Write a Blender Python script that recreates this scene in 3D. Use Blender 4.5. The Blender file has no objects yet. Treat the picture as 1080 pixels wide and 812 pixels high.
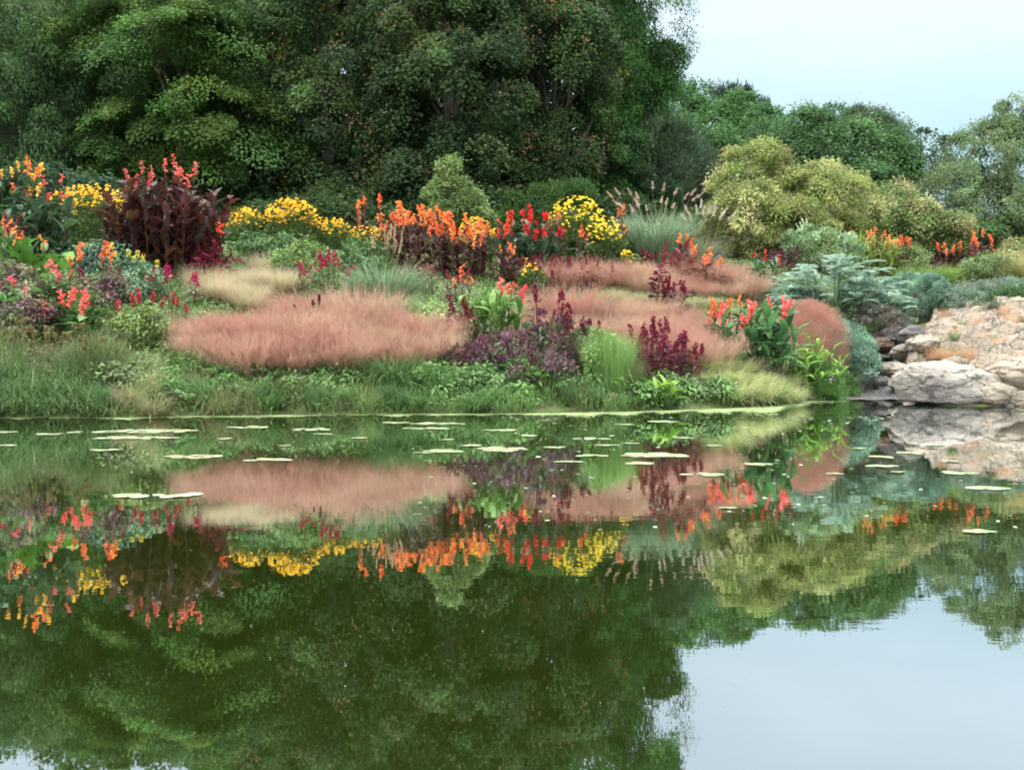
import bpy, bmesh, math, random
import numpy as np
from math import radians, sin, cos, pi

SC = bpy.context.scene
COL = SC.collection
rng = np.random.default_rng(11)
random.seed(5)

# ------------------------------------------------------------------ camera
F = 1060.0; CAMZ = 1.0; PITCH = math.atan(36 / F)
cam_d = bpy.data.cameras.new("camera"); cam = bpy.data.objects.new("camera", cam_d); COL.objects.link(cam)
cam.location = (0, 0, CAMZ); cam.rotation_euler = (pi / 2 - PITCH, 0, 0)
cam_d.sensor_width = 36; cam_d.lens = 36 * F / 1080; cam_d.clip_end = 2000; cam_d.clip_start = 0.05
SC.camera = cam

# ------------------------------------------------------------------ sky, sun, exposure
SUN_EL, SUN_AZ = radians(58), radians(215)      # azimuth clockwise from +Y (behind the camera, to its left)
w = bpy.data.worlds.new("World"); SC.world = w; w.use_nodes = True
nt = w.node_tree; nt.nodes.clear()
def wn(t, **k):
    n = nt.nodes.new(t)
    for a, b in k.items(): setattr(n, a, b)
    return n
out = wn("ShaderNodeOutputWorld"); bg = wn("ShaderNodeBackground"); bg.inputs[1].default_value = 0.1
sky = wn("ShaderNodeTexSky", sky_type='NISHITA', sun_disc=False, sun_elevation=SUN_EL, sun_rotation=SUN_AZ)
geo = wn("ShaderNodeTexCoord"); sep = wn("ShaderNodeSeparateXYZ"); nt.links.new(geo.outputs["Generated"], sep.inputs[0])
ramp = wn("ShaderNodeValToRGB")
els = ramp.color_ramp.elements
els[0].position = 0.0; els[0].color = (0.42, 0.58, 0.66, 1)
els[1].position = 1.0; els[1].color = (0.95, 0.97, 1.0, 1)
for p, c in ((0.09, (0.365, 0.55, 0.63, 1)), (0.20, (0.42, 0.60, 0.66, 1)), (0.30, (0.56, 0.655, 0.73, 1)), (0.42, (0.52, 0.60, 0.68, 1)), (0.6, (0.80, 0.84, 0.88, 1))):
    e = els.new(p); e.color = c
nt.links.new(sep.outputs["Z"], ramp.inputs[0])
mapn = wn("ShaderNodeMapping"); mapn.inputs["Scale"].default_value = (1.2, 1.2, 4.0)
nt.links.new(geo.outputs["Generated"], mapn.inputs[0])
cl = wn("ShaderNodeTexNoise"); cl.inputs["Scale"].default_value = 2.2; cl.inputs["Detail"].default_value = 5; cl.inputs["Roughness"].default_value = 0.5
nt.links.new(mapn.outputs[0], cl.inputs["Vector"])
mr = wn("ShaderNodeMapRange"); mr.inputs[1].default_value = 0.3; mr.inputs[2].default_value = 0.7; mr.inputs[3].default_value = 11.2; mr.inputs[4].default_value = 13.7
nt.links.new(cl.outputs[0], mr.inputs[0])
zen = wn("ShaderNodeMapRange"); zen.inputs[1].default_value = .42; zen.inputs[2].default_value = .8; zen.inputs[3].default_value = 1.0; zen.inputs[4].default_value = 4.8
nt.links.new(sep.outputs["Z"], zen.inputs[0])
mu_ = wn("ShaderNodeMath", operation='MULTIPLY'); nt.links.new(mr.outputs[0], mu_.inputs[0]); nt.links.new(zen.outputs[0], mu_.inputs[1])
sc_ = wn("ShaderNodeVectorMath", operation='SCALE'); nt.links.new(ramp.outputs[0], sc_.inputs[0]); nt.links.new(mu_.outputs[0], sc_.inputs["Scale"])
mix = wn("ShaderNodeMixRGB"); mix.inputs[0].default_value = 0.94
nt.links.new(sky.outputs[0], mix.inputs[1]); nt.links.new(sc_.outputs[0], mix.inputs[2])
nt.links.new(mix.outputs[0], bg.inputs[0]); nt.links.new(bg.outputs[0], out.inputs[0])

sun_d = bpy.data.lights.new("sun", 'SUN'); sun_d.energy = 1.5; sun_d.angle = radians(14); sun_d.color = (1.0, 0.96, 0.88)
sun = bpy.data.objects.new("sun", sun_d); COL.objects.link(sun)
sun.rotation_euler = (pi / 2 - SUN_EL, 0, pi - SUN_AZ)
SC.view_settings.view_transform = 'Standard'; SC.view_settings.look = 'None'
SC.view_settings.exposure = 0.42; SC.view_settings.gamma = 1.0
SC.render.engine = 'CYCLES'
SC.cycles.use_denoising = True; SC.cycles.sample_clamp_indirect = 4.0; SC.cycles.filter_width = 1.85; SC.cycles.max_bounces = 6; SC.cycles.diffuse_bounces = 4; SC.cycles.glossy_bounces = 3; SC.cycles.transmission_bounces = 3; SC.cycles.transparent_max_bounces = 4

# ------------------------------------------------------------------ numeric helpers
def ray(px, py):
    u = (px - 540) / F; v = (406 - py) / F; c, s = cos(PITCH), sin(PITCH)
    return np.array([u, c + v * s, -s + v * c])
def at(px, py, d):
    r = ray(px, py); k = d / r[1]
    return np.array([r[0] * k, d, CAMZ + r[2] * k])
def nz(v):
    return v / (np.linalg.norm(v, axis=-1, keepdims=True) + 1e-9)
def hash3(i, j, k):
    n = (i.astype(np.int64) * 374761393 + j.astype(np.int64) * 668265263 + k.astype(np.int64) * 2147483647) & 0xFFFFFFFF
    n = ((n ^ (n >> 13)) * 1274126177) & 0xFFFFFFFF
    n = (n ^ (n >> 16)) & 0xFFFFFFFF
    return n / 4294967295.0
def vnoise(p):
    p = np.asarray(p, float); f = np.floor(p); t = p - f; t = t * t * (3 - 2 * t); f = f.astype(np.int64)
    i, j, k = f[..., 0], f[..., 1], f[..., 2]; x, y, z = t[..., 0], t[..., 1], t[..., 2]
    r = 0
    for a in (0, 1):
        for b in (0, 1):
            for c in (0, 1):
                wgt = (x if a else 1 - x) * (y if b else 1 - y) * (z if c else 1 - z)
                r = r + wgt * hash3(i + a, j + b, k + c)
    return r
def fbm(p, o=4, g=0.5):
    p = np.asarray(p, float); s = 0; a = 1; t = 0
    for q in range(o):
        s = s + a * (vnoise(p * 2 ** q + 17.3 * q) - 0.5); t += a; a *= g
    return s / t
def U(a, b, n=None): return rng.uniform(a, b, n)

# ------------------------------------------------------------------ terrain
CP = []
for px, d in ((-150, 14.7), (0, 14.9), (100, 14.95), (200, 15.3), (300, 15.6), (450, 15.85), (600, 16.2), (700, 16.8), (760, 17.4), (820, 18.4), (855, 20.0),
              (885, 22.0), (908, 22.8), (930, 21.6), (950, 18.7), (1000, 18.2), (1080, 18.2), (1250, 18.2)):
    x = (px - 540) / F
    CP.append((x * d, d, 0.0)); CP.append((x * (d - 1.3), d - 1.3, -0.45))
for px, py, d in ((-150, 380, 16.2), (-150, 320, 19), (-150, 280, 22), (-150, 255, 25.5), (0, 382, 16.2), (0, 320, 19), (0, 282, 22), (0, 257, 25.5), (180, 387, 16.7), (180, 333, 19.5), (180, 292, 23), (180, 266, 26),
                  (330, 396, 16.8), (330, 352, 19.2), (330, 320, 22), (330, 287, 25.5), (330, 268, 28), (420, 342, 20), (420, 297, 25), (420, 277, 28.5),
                  (560, 402, 17.1), (560, 352, 20.5), (560, 312, 24.5), (560, 283, 29), (650, 397, 17.7), (650, 342, 22), (650, 302, 27), (650, 277, 30.5),
                  (740, 392, 18.5), (740, 342, 22.8), (740, 302, 27.5), (740, 277, 31), (820, 392, 20), (820, 346, 24.2), (820, 302, 29), (820, 280, 33),
                  (870, 392, 22.6), (870, 342, 26.2), (870, 302, 30), (920, 386, 24.6), (920, 352, 27.5), (920, 308, 31), (930, 290, 35), (970, 372, 23), (970, 346, 26), (970, 322, 29.5), (970, 305, 33),
                  (1050, 387, 20), (1050, 348, 23.6), (1050, 320, 27), (1050, 303, 33), (1030, 297, 39), (1250, 387, 20), (1250, 348, 23.6), (1250, 318, 27), (1250, 303, 33)):
    CP.append(tuple(at(px, py, d)))
for px in (-150, 150, 400, 650, 900, 1250):
    for d, z in ((40, 4.2), (55, 4.7), (75, 5.2)):
        CP.append(((px - 540) / F * d, d, z))
CP = np.array(CP)
def warp(x, y):
    yy = np.clip(y, 12.0, 75.0)
    a = np.clip(x / yy * 20, -15.0, 15.0)
    return np.stack([a, np.where(yy > 30, 30 + (yy - 30) * 0.35, yy)], -1)
KP = warp(CP[:, 0], CP[:, 1])
A_ = np.linalg.norm(KP[:, None] - KP[None], axis=-1)
n_ = len(KP); P_ = np.concatenate([np.ones((n_, 1)), KP], 1)
M_ = np.block([[A_ - 0.05 * np.eye(n_), P_], [P_.T, np.zeros((3, 3))]])
W_ = np.linalg.solve(M_, np.concatenate([CP[:, 2], np.zeros(3)]))
def H(x, y, noise=True):
    x = np.asarray(x, float); y = np.asarray(y, float)
    k = warp(x, y)
    r = W_[n_] + k @ W_[n_ + 1:]
    for i in range(n_):
        r = r + W_[i] * np.sqrt((k[..., 0] - KP[i, 0]) ** 2 + (k[..., 1] - KP[i, 1]) ** 2)
    r = np.where(y < 13.2, np.minimum(r, -0.35 - 0.03 * np.clip(13.2 - y, 0, 12)), r)
    side = np.clip((np.abs(x) - 38) / 8, 0, 1); r = np.where(y < 20, np.maximum(r, -0.7 + 1.6 * side), r)
    back = np.clip((-2.5 - y) / 3, 0, 1); r = np.where(y < 0, np.maximum(r, -0.7 + 1.3 * back), r)
    if noise:
        r = r + 0.10 * fbm(np.stack([x * .9, y * .9, x * 0], -1), 3) * np.clip(r * 2 + .4, 0.1, 1)
    return r
def gz(x, y): return float(H(np.array([x]), np.array([y]))[0])
def on(px, py, d0=13.5, d1=60):
    r = ray(px, py); d = np.linspace(d0, d1, 900); k = d / r[1]
    X = r[0] * k; Z = CAMZ + r[2] * k; g = H(X, d)
    i = np.argmax(Z <= g)
    if Z[i] > g[i]: i = len(d) - 1
    return np.array([X[i], d[i], g[i]])
def gd(px, d):
    x = (px - 540) / F * d
    return np.array([x, d, gz(x, d)])
def shore(px):
    d = np.linspace(13.5, 27, 500); g = H((px - 540) / F * d, d)
    return d[np.argmax(g > 0.0)]

# ------------------------------------------------------------------ materials
def new_mat(name):
    m = bpy.data.materials.new(name); m.use_nodes = True; t = m.node_tree; t.nodes.clear()
    o = t.nodes.new("ShaderNodeOutputMaterial")
    def N(ty, **k):
        n = t.nodes.new(ty)
        for a, b in k.items(): setattr(n, a, b)
        return n
    return m, t, o, N, t.links.new
def leaf_mat(name, rough=0.5, spec=0.35, transl=0.25, var=0.35, scale=4.0):
    m, t, o, N, L = new_mat(name)
    a = N("ShaderNodeAttribute", attribute_name="Col"); tc = N("ShaderNodeTexCoord")
    no = N("ShaderNodeTexNoise"); no.inputs["Scale"].default_value = scale; no.inputs["Detail"].default_value = 3; L(tc.outputs["Object"], no.inputs["Vector"])
    r = N("ShaderNodeMapRange"); r.inputs[1].default_value = .3; r.inputs[2].default_value = .7; r.inputs[3].default_value = 1 - var; r.inputs[4].default_value = 1 + var; L(no.outputs[0], r.inputs[0])
    v = N("ShaderNodeVectorMath", operation='SCALE'); L(a.outputs["Color"], v.inputs[0]); L(r.outputs[0], v.inputs["Scale"])
    p = N("ShaderNodeBsdfPrincipled"); p.inputs["Roughness"].default_value = rough; p.inputs["Specular IOR Level"].default_value = spec; L(v.outputs[0], p.inputs["Base Color"])
    if transl:
        tr = N("ShaderNodeBsdfTranslucent"); mx = N("ShaderNodeMixShader"); mx.inputs[0].default_value = transl
        L(v.outputs[0], tr.inputs[0]); L(p.outputs[0], mx.inputs[1]); L(tr.outputs[0], mx.inputs[2]); L(mx.outputs[0], o.inputs[0])
    else: L(p.outputs[0], o.inputs[0])
    return m
M_LEAF = leaf_mat("tree_leaf", .65, .12, .38, .3, .7)
M_SHRUB = leaf_mat("shrub_leaf", .5, .35, .3, .3, 3)
M_CANNA = leaf_mat("canna_leaf", .5, .3, .28, .25, 6)
M_PETAL = leaf_mat("petal", .6, .2, .35, .15, 20)
M_HAIR = leaf_mat("grass_hair", .7, .1, .45, .22, 2.2)
M_BLADE = leaf_mat("grass_blade", .5, .3, .3, .25, 2)
M_PAD = leaf_mat("floating_leaf", .55, .3, 0, .3, 6)

def ramp_mat(name, stops, scale, rough=.9, bump=.3, bscale=None, stretch=(1, 1, 1), det=8, coord="Object"):
    m, t, o, N, L = new_mat(name)
    tc = N("ShaderNodeTexCoord"); mp = N("ShaderNodeMapping"); mp.inputs["Scale"].default_value = stretch; L(tc.outputs[coord], mp.inputs[0])
    no = N("ShaderNodeTexNoise"); no.inputs["Scale"].default_value = scale; no.inputs["Detail"].default_value = det; no.inputs["Roughness"].default_value = .62; L(mp.outputs[0], no.inputs["Vector"])
    cr = N("ShaderNodeValToRGB"); e = cr.color_ramp.elements
    e[0].position, e[0].color = stops[0][0], (*stops[0][1], 1); e[1].position, e[1].color = stops[-1][0], (*stops[-1][1], 1)
    for p_, c_ in stops[1:-1]: q = e.new(p_); q.color = (*c_, 1)
    L(no.outputs[0], cr.inputs[0])
    n2 = N("ShaderNodeTexNoise"); n2.inputs["Scale"].default_value = bscale or scale * 3; n2.inputs["Detail"].default_value = 8; n2.inputs["Roughness"].default_value = .7; L(mp.outputs[0], n2.inputs["Vector"])
    b = N("ShaderNodeBump"); b.inputs["Strength"].default_value = bump; b.inputs["Distance"].default_value = .08; L(n2.outputs[0], b.inputs["Height"])
    p = N("ShaderNodeBsdfPrincipled"); p.inputs["Roughness"].default_value = rough; p.inputs["Specular IOR Level"].default_value = .25
    L(cr.outputs[0], p.inputs["Base Color"]); L(b.outputs[0], p.inputs["Normal"]); L(p.outputs[0], o.inputs[0])
    return m
M_GROUND = ramp_mat("soil_and_moss", [(.3, (.045, .035, .022)), (.48, (.07, .075, .03)), (.6, (.09, .12, .04)), (.75, (.16, .14, .08))], 1.3, bump=.6, bscale=9)
M_BARK = ramp_mat("bark", [(.3, (.03, .025, .02)), (.7, (.12, .1, .08))], 3, stretch=(1, 1, .2), bump=.8)
M_PALEBARK = ramp_mat("pale_bark", [(.3, (.2, .19, .16)), (.7, (.38, .36, .31))], 3, stretch=(1, 1, .25), bump=.5)
def rock_mat(name, stops, scale=1.3, crack=.62, rough=.9, rot=.45):
    m, t, o, N, L = new_mat(name)
    g = N("ShaderNodeNewGeometry"); mp = N("ShaderNodeMapping"); mp.inputs["Rotation"].default_value = (.35, rot, .2); mp.inputs["Scale"].default_value = (1, 1, 2.6); L(g.outputs["Position"], mp.inputs[0])
    def noise(sc, det=8, ro=.62, src=None):
        n = N("ShaderNodeTexNoise"); n.inputs["Scale"].default_value = sc; n.inputs["Detail"].default_value = det; n.inputs["Roughness"].default_value = ro; L((src or mp).outputs[0], n.inputs["Vector"]); return n
    n1 = noise(scale); cr = N("ShaderNodeValToRGB"); e = cr.color_ramp.elements
    e[0].position, e[0].color = stops[0][0], (*stops[0][1], 1); e[1].position, e[1].color = stops[-1][0], (*stops[-1][1], 1)
    for p_, c_ in stops[1:-1]: q = e.new(p_); q.color = (*c_, 1)
    L(n1.outputs[0], cr.inputs[0])
    nd = noise(3.2, 4); ds = N("ShaderNodeVectorMath", operation='SCALE'); ds.inputs["Scale"].default_value = .55; L(nd.outputs["Color"], ds.inputs[0])
    ad = N("ShaderNodeVectorMath", operation='ADD'); L(mp.outputs[0], ad.inputs[0]); L(ds.outputs[0], ad.inputs[1])
    vs = []
    for sc, wd in ((.9, .03), (2.4, .05)):
        v = N("ShaderNodeTexVoronoi", feature='DISTANCE_TO_EDGE'); v.inputs["Scale"].default_value = sc; L(ad.outputs[0], v.inputs["Vector"])
        r = N("ShaderNodeMapRange"); r.inputs[1].default_value = 0; r.inputs[2].default_value = wd; r.inputs[3].default_value = 0; r.inputs[4].default_value = 1; L(v.outputs["Distance"], r.inputs[0]); vs.append(r)
    mu = N("ShaderNodeMath", operation='MULTIPLY'); L(vs[0].outputs[0], mu.inputs[0])
    k2 = N("ShaderNodeMapRange"); k2.inputs[3].default_value = .6; L(vs[1].outputs[0], k2.inputs[0]); L(k2.outputs[0], mu.inputs[1])
    n3 = noise(22, 6, .7); n4 = noise(6, 8, .7)
    a1 = N("ShaderNodeMath", operation='MULTIPLY_ADD'); L(n3.outputs[0], a1.inputs[0]); a1.inputs[1].default_value = .35; L(n4.outputs[0], a1.inputs[2])
    a2 = N("ShaderNodeMath", operation='MULTIPLY_ADD'); L(mu.outputs[0], a2.inputs[0]); a2.inputs[1].default_value = .5; L(a1.outputs[0], a2.inputs[2])
    b = N("ShaderNodeBump"); b.inputs["Strength"].default_value = .9; b.inputs["Distance"].default_value = .10; L(a2.outputs[0], b.inputs["Height"])
    dk = N("ShaderNodeMapRange"); dk.inputs[3].default_value = 1 - crack; dk.inputs[4].default_value = 1.0; L(mu.outputs[0], dk.inputs[0])
    sp = N("ShaderNodeMapRange"); sp.inputs[1].default_value = .3; sp.inputs[2].default_value = .7; sp.inputs[3].default_value = .72; sp.inputs[4].default_value = 1.2; L(n3.outputs[0], sp.inputs[0])
    m2 = N("ShaderNodeMath", operation='MULTIPLY'); L(dk.outputs[0], m2.inputs[0]); L(sp.outputs[0], m2.inputs[1])
    xyz = N("ShaderNodeSeparateXYZ"); L(g.outputs["Position"], xyz.inputs[0]); za = N("ShaderNodeMath", operation='MULTIPLY_ADD'); L(n4.outputs[0], za.inputs[0]); za.inputs[1].default_value = -.12; L(xyz.outputs["Z"], za.inputs[2])
    wet = N("ShaderNodeMapRange"); wet.inputs[1].default_value = -.02; wet.inputs[2].default_value = .05; wet.inputs[3].default_value = .38; wet.inputs[4].default_value = 1.0; L(za.outputs[0], wet.inputs[0])
    m3 = N("ShaderNodeMath", operation='MULTIPLY'); L(m2.outputs[0], m3.inputs[0]); L(wet.outputs[0], m3.inputs[1]); m2 = m3
    sv = N("ShaderNodeVectorMath", operation='SCALE'); L(cr.outputs[0], sv.inputs[0]); L(m2.outputs[0], sv.inputs["Scale"])
    p = N("ShaderNodeBsdfPrincipled"); p.inputs["Roughness"].default_value = rough; p.inputs["Specular IOR Level"].default_value = .2
    L(sv.outputs[0], p.inputs["Base Color"]); L(b.outputs[0], p.inputs["Normal"]); L(p.outputs[0], o.inputs[0])
    return m
M_ROCK = rock_mat("cream_rock", [(.28, (.20, .165, .13)), (.40, (.29, .24, .185)), (.5, (.39, .325, .245)), (.6, (.44, .365, .28)), (.72, (.37, .26, .18))], .8)
M_PALEBOULDER = rock_mat("pale_boulder", [(.3, (.22, .20, .18)), (.42, (.27, .24, .205)), (.5, (.37, .33, .27)), (.62, (.45, .395, .32)), (.75, (.43, .34, .26))], 1.1)
M_GREYROCK = rock_mat("grey_boulder", [(.28, (.06, .055, .05)), (.45, (.15, .14, .125)), (.6, (.26, .24, .21)), (.75, (.36, .32, .27))], 1.8)
M_DARKROCK = rock_mat("wet_dark_rock", [(.3, (.022, .02, .019)), (.5, (.065, .058, .05)), (.7, (.14, .12, .10))], 2.2, rough=.6)
M_RUSTROCK = rock_mat("rusty_rock", [(.3, (.06, .04, .03)), (.5, (.15, .085, .06)), (.7, (.24, .15, .11))], 2.2, rough=.75)
M_PEBBLE = ramp_mat("wet_gravel", [(.3, (.03, .028, .026)), (.5, (.09, .085, .08)), (.7, (.2, .18, .165))], 14, rough=.85, bump=1, bscale=20)
M_WHITE = ramp_mat("white_painted", [(.3, (.62, .62, .6)), (.7, (.82, .82, .8))], 4, rough=.6, bump=.1)
M_SLATE = ramp_mat("dark_roof", [(.3, (.035, .045, .075)), (.7, (.07, .085, .12))], 4, rough=.6, bump=.2)
M_DUCK = ramp_mat("duckweed_green", [(.3, (.10, .15, .05)), (.45, (.17, .24, .085)), (.6, (.25, .33, .13)), (.75, (.33, .37, .19))], 3.5, rough=.95, bump=.6, bscale=40, stretch=(1, .5, 1))

def water_mat():
    m, t, o, N, L = new_mat("pond_water")
    tc = N("ShaderNodeTexCoord")
    mp = N("ShaderNodeMapping"); mp.inputs["Scale"].default_value = (1.0, 2.2, 1); L(tc.outputs["Object"], mp.inputs[0])
    n1 = N("ShaderNodeTexNoise"); n1.inputs["Scale"].default_value = 3.2; n1.inputs["Detail"].default_value = 3; n1.inputs["Roughness"].default_value = .45; L(mp.outputs[0], n1.inputs["Vector"])
    n2 = N("ShaderNodeTexNoise"); n2.inputs["Scale"].default_value = .16; n2.inputs["Detail"].default_value = 2; L(tc.outputs["Object"], n2.inputs["Vector"])
    r = N("ShaderNodeMapRange"); r.inputs[1].default_value = .4; r.inputs[2].default_value = .68; r.inputs[3].default_value = .10; r.inputs[4].default_value = .55; L(n2.outputs[0], r.inputs[0])
    mu = N("ShaderNodeMath", operation='MULTIPLY'); L(n1.outputs[0], mu.inputs[0]); L(r.outputs[0], mu.inputs[1])
    b = N("ShaderNodeBump"); b.inputs["Strength"].default_value = .35; b.inputs["Distance"].default_value = .0042; L(mu.outputs[0], b.inputs["Height"])
    fr = N("ShaderNodeFresnel"); fr.inputs["IOR"].default_value = 1.75; L(b.outputs[0], fr.inputs["Normal"])
    d = N("ShaderNodeBsdfDiffuse"); d.inputs[0].default_value = (.0150, .0245, .0032, 1)
    g = N("ShaderNodeBsdfGlossy"); g.inputs["Roughness"].default_value = .012; g.inputs[0].default_value = (.93, .955, 1.0, 1); L(b.outputs[0], g.inputs["Normal"])
    mx = N("ShaderNodeMixShader"); fm = N("ShaderNodeMapRange"); fm.inputs[1].default_value = 0; fm.inputs[2].default_value = 1; fm.inputs[3].default_value = .60; fm.inputs[4].default_value = 1.0; L(fr.outputs[0], fm.inputs[0]); L(fm.outputs[0], mx.inputs[0]); L(d.outputs[0], mx.inputs[1]); L(g.outputs[0], mx.inputs[2]); L(mx.outputs[0], o.inputs[0])
    return m
M_WATER = water_mat()

# ------------------------------------------------------------------ mesh builder
class MB:
    def __init__(s): s.v = []; s.c = []; s.q = []; s.t = []; s.n = 0
    def add(s, V, Q=None, C=(.5, .5, .5), T=None):
        V = np.asarray(V, float).reshape(-1, 3); C = np.asarray(C, float)
        if C.ndim == 1: C = np.tile(C, (len(V), 1))
        s.v.append(V); s.c.append(C)
        if Q is not None and len(Q): s.q.append(np.asarray(Q, np.int64).reshape(-1, 4) + s.n)
        if T is not None and len(T): s.t.append(np.asarray(T, np.int64).reshape(-1, 3) + s.n)
        s.n += len(V)
    def mesh(s, name, mat, smooth=False, off=None):
        me = bpy.data.meshes.new(name)
        V = np.concatenate(s.v); C = np.concatenate(s.c)
        if off is not None: V = V - np.asarray(off)
        q = np.concatenate(s.q) if s.q else np.zeros((0, 4), np.int64); t = np.concatenate(s.t) if s.t else np.zeros((0, 3), np.int64)
        me.vertices.add(len(V)); me.vertices.foreach_set("co", V.astype(np.float32).ravel())
        nl = q.size + t.size; me.loops.add(nl); me.polygons.add(len(q) + len(t))
        me.loops.foreach_set("vertex_index", np.concatenate([q.ravel(), t.ravel()]).astype(np.int32))
        st = np.concatenate([np.arange(len(q)) * 4, q.size + np.arange(len(t)) * 3]).astype(np.int32)
        me.polygons.foreach_set("loop_start", st)
        if smooth: me.polygons.foreach_set("use_smooth", np.ones(len(st), bool))
        a = me.color_attributes.new("Col", 'FLOAT_COLOR', 'POINT')
        a.data.foreach_set("color", np.concatenate([np.clip(C, 0, 1), np.ones((len(C), 1))], 1).astype(np.float32).ravel())
        me.update(calc_edges=True); me.materials.append(mat)
        return me
    def part(s, name, mat, parent, smooth=False, label=None):
        o = bpy.data.objects.new(name, s.mesh(name, mat, smooth)); COL.objects.link(o); o.parent = parent
        if label: o["label"] = label
        return o

def thing(name, label, cat, loc, group=None, rz=0.0):
    o = bpy.data.objects.new(name, None); o.empty_display_size = .2; COL.objects.link(o)
    o.location = loc; o.rotation_euler = (0, 0, rz); o["label"] = label; o["category"] = cat; o["kind"] = "thing"
    if group: o["group"] = group
    return o
def single(name, mb, mat, label, cat, loc=(0, 0, 0), group=None, smooth=False):
    o = bpy.data.objects.new(name, mb.mesh(name, mat, smooth)); COL.objects.link(o); o.location = loc
    o["label"] = label; o["category"] = cat; o["kind"] = "thing"
    if group: o["group"] = group
    return o
def setting(name, mb, mat, kind, smooth=False):
    o = bpy.data.objects.new(name, mb.mesh(name, mat, smooth)); COL.objects.link(o); o["kind"] = kind
    return o
def dup(root, loc, rz=0.0, sc=1.0, label=None, group=None):
    r = root.copy(); COL.objects.link(r); r.location = loc; r.rotation_euler = (0, 0, rz)
    r.scale = sc if hasattr(sc, "__len__") else (sc, sc, sc)
    if label: r["label"] = label
    if group: r["group"] = group
    for ch in list(root.children):
        c = ch.copy(); COL.objects.link(c); c.parent = r
        for g in ch.children:
            h = g.copy(); COL.objects.link(h); h.parent = c
    return r

KITE = (np.array([(0, 0, 0), (.5, .42, .03), (0, 1, -.05), (-.5, .42, .03)]), [(0, 1, 2, 3)])
FOLD = (np.array([(0, 0, 0), (.42, .3, .10), (.36, .7, .06), (0, 1, -.12), (-.36, .7, .06), (-.42, .3, .10), (0, .5, -.0)]), [(0, 1, 2, 6), (6, 2, 3, 4), (0, 6, 4, 5)])
def paddle(arch=.35, fold=.22):
    V = []; Q = []
    for i in range(7):
        t = i / 6; wd = [.14, .30, .46, .5, .44, .27, .02][i]
        y = t * (1 - .18 * arch * t); z = -arch * t * t * .9
        for s_ in (-1, -.5, 0, .5, 1): V.append((s_ * wd, y, z + abs(s_) * wd * fold + (.015 * ((i * 7 + int(s_ * 2)) % 3 - 1) if abs(s_) == 1 else 0)))
    for i in range(6):
        for j in range(4): Q.append((i * 5 + j, i * 5 + j + 1, i * 5 + j + 6, i * 5 + j + 5))
    return np.array(V), Q
PAD1, PAD2, PAD3 = paddle(.2), paddle(.55, .15), paddle(.9, .2)
OCT = (np.array([(cos(k * pi / 4), sin(k * pi / 4), 0) for k in range(8)]), [(0, 1, 2, 3), (0, 3, 4, 7), (4, 5, 6, 7)])

def scatter(mb, tmpl, P, D, N, L, W, C):
    T, Q = tmpl; Q = np.array(Q); n = len(P)
    if n == 0: return
    D = nz(np.broadcast_to(np.asarray(D, float), (n, 3))); N = np.broadcast_to(np.asarray(N, float), (n, 3)); S = nz(np.cross(D, N)); N = np.cross(S, D)
    L = np.broadcast_to(L, (n,))[:, None, None]; W = np.broadcast_to(W, (n,))[:, None, None]
    V = P[:, None] + S[:, None] * T[None, :, 0:1] * W + D[:, None] * T[None, :, 1:2] * L + N[:, None] * T[None, :, 2:3] * L
    k = len(T)
    F_ = (Q[None] + (np.arange(n) * k)[:, None, None]).reshape(-1, 4)
    C = np.broadcast_to(np.asarray(C, float), (n, 3))
    mb.add(V.reshape(-1, 3), F_, np.repeat(C, k, 0))

def blades(mb, P, az, L, W, lean, bend, c0, c1, seg=4, twist=.6):
    n = len(P); L = np.broadcast_to(L, (n,)); W = np.broadcast_to(W, (n,)); lean = np.broadcast_to(lean, (n,)); bend = np.broadcast_to(bend, (n,))
    hd = np.stack([np.cos(az), np.sin(az), 0 * az], -1); sa = az + pi / 2 + U(-twist, twist, n); sd = np.stack([np.cos(sa), np.sin(sa), 0 * az], -1)
    p = P.copy(); rows = []
    for i in range(seg + 1):
        t = i / seg; wd = W * max(.04, (1 - t) ** .75) * (1 if i else .7)
        rows.append(p - sd * wd[:, None] / 2); rows.append(p + sd * wd[:, None] / 2)
        th = lean + bend * (t + .5 / seg)
        p = p + (hd * np.sin(th)[:, None] + np.array([0, 0, 1.]) * np.cos(th)[:, None]) * (L / seg)[:, None]
    V = np.stack(rows, 1); k = 2 * (seg + 1)
    Q = np.array([(2 * i, 2 * i + 1, 2 * i + 3, 2 * i + 2) for i in range(seg)])
    F_ = (Q[None] + (np.arange(n) * k)[:, None, None]).reshape(-1, 4)
    c0 = np.broadcast_to(c0, (n, 3)); c1 = np.broadcast_to(c1, (n, 3))
    C = np.stack([c0 + (c1 - c0) * ((i // 2) / seg) for i in range(k)], 1)
    mb.add(V.reshape(-1, 3), F_, C.reshape(-1, 3))
    return p

def tube(mb, pts, rad, k=7, c=(.1, .08, .06)):
    pts = np.asarray(pts, float); n = len(pts); rad = np.broadcast_to(rad, (n,))
    tg = nz(np.gradient(pts, axis=0)); ref = np.array([.31, .95, .05]) if abs(tg[0][2]) > .6 else np.array([0, 0, 1.])
    s = nz(np.cross(tg, ref)); b = np.cross(tg, s); a = np.arange(k) * 2 * pi / k
    V = pts[:, None] + (s[:, None] * np.cos(a)[None, :, None] + b[:, None] * np.sin(a)[None, :, None]) * rad[:, None, None]
    Q = [(i * k + j, i * k + (j + 1) % k, (i + 1) * k + (j + 1) % k, (i + 1) * k + j) for i in range(n - 1) for j in range(k)]
    mb.add(V.reshape(-1, 3), Q, c)

def pick(cols, n, jit=.2):
    cols = np.asarray(cols, float); c = cols[rng.integers(0, len(cols), n)]
    return np.clip(c * (1 + U(-jit, jit, (n, 1))) * (1 + U(-jit * .3, jit * .3, (n, 3))), 0, 1)

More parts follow.
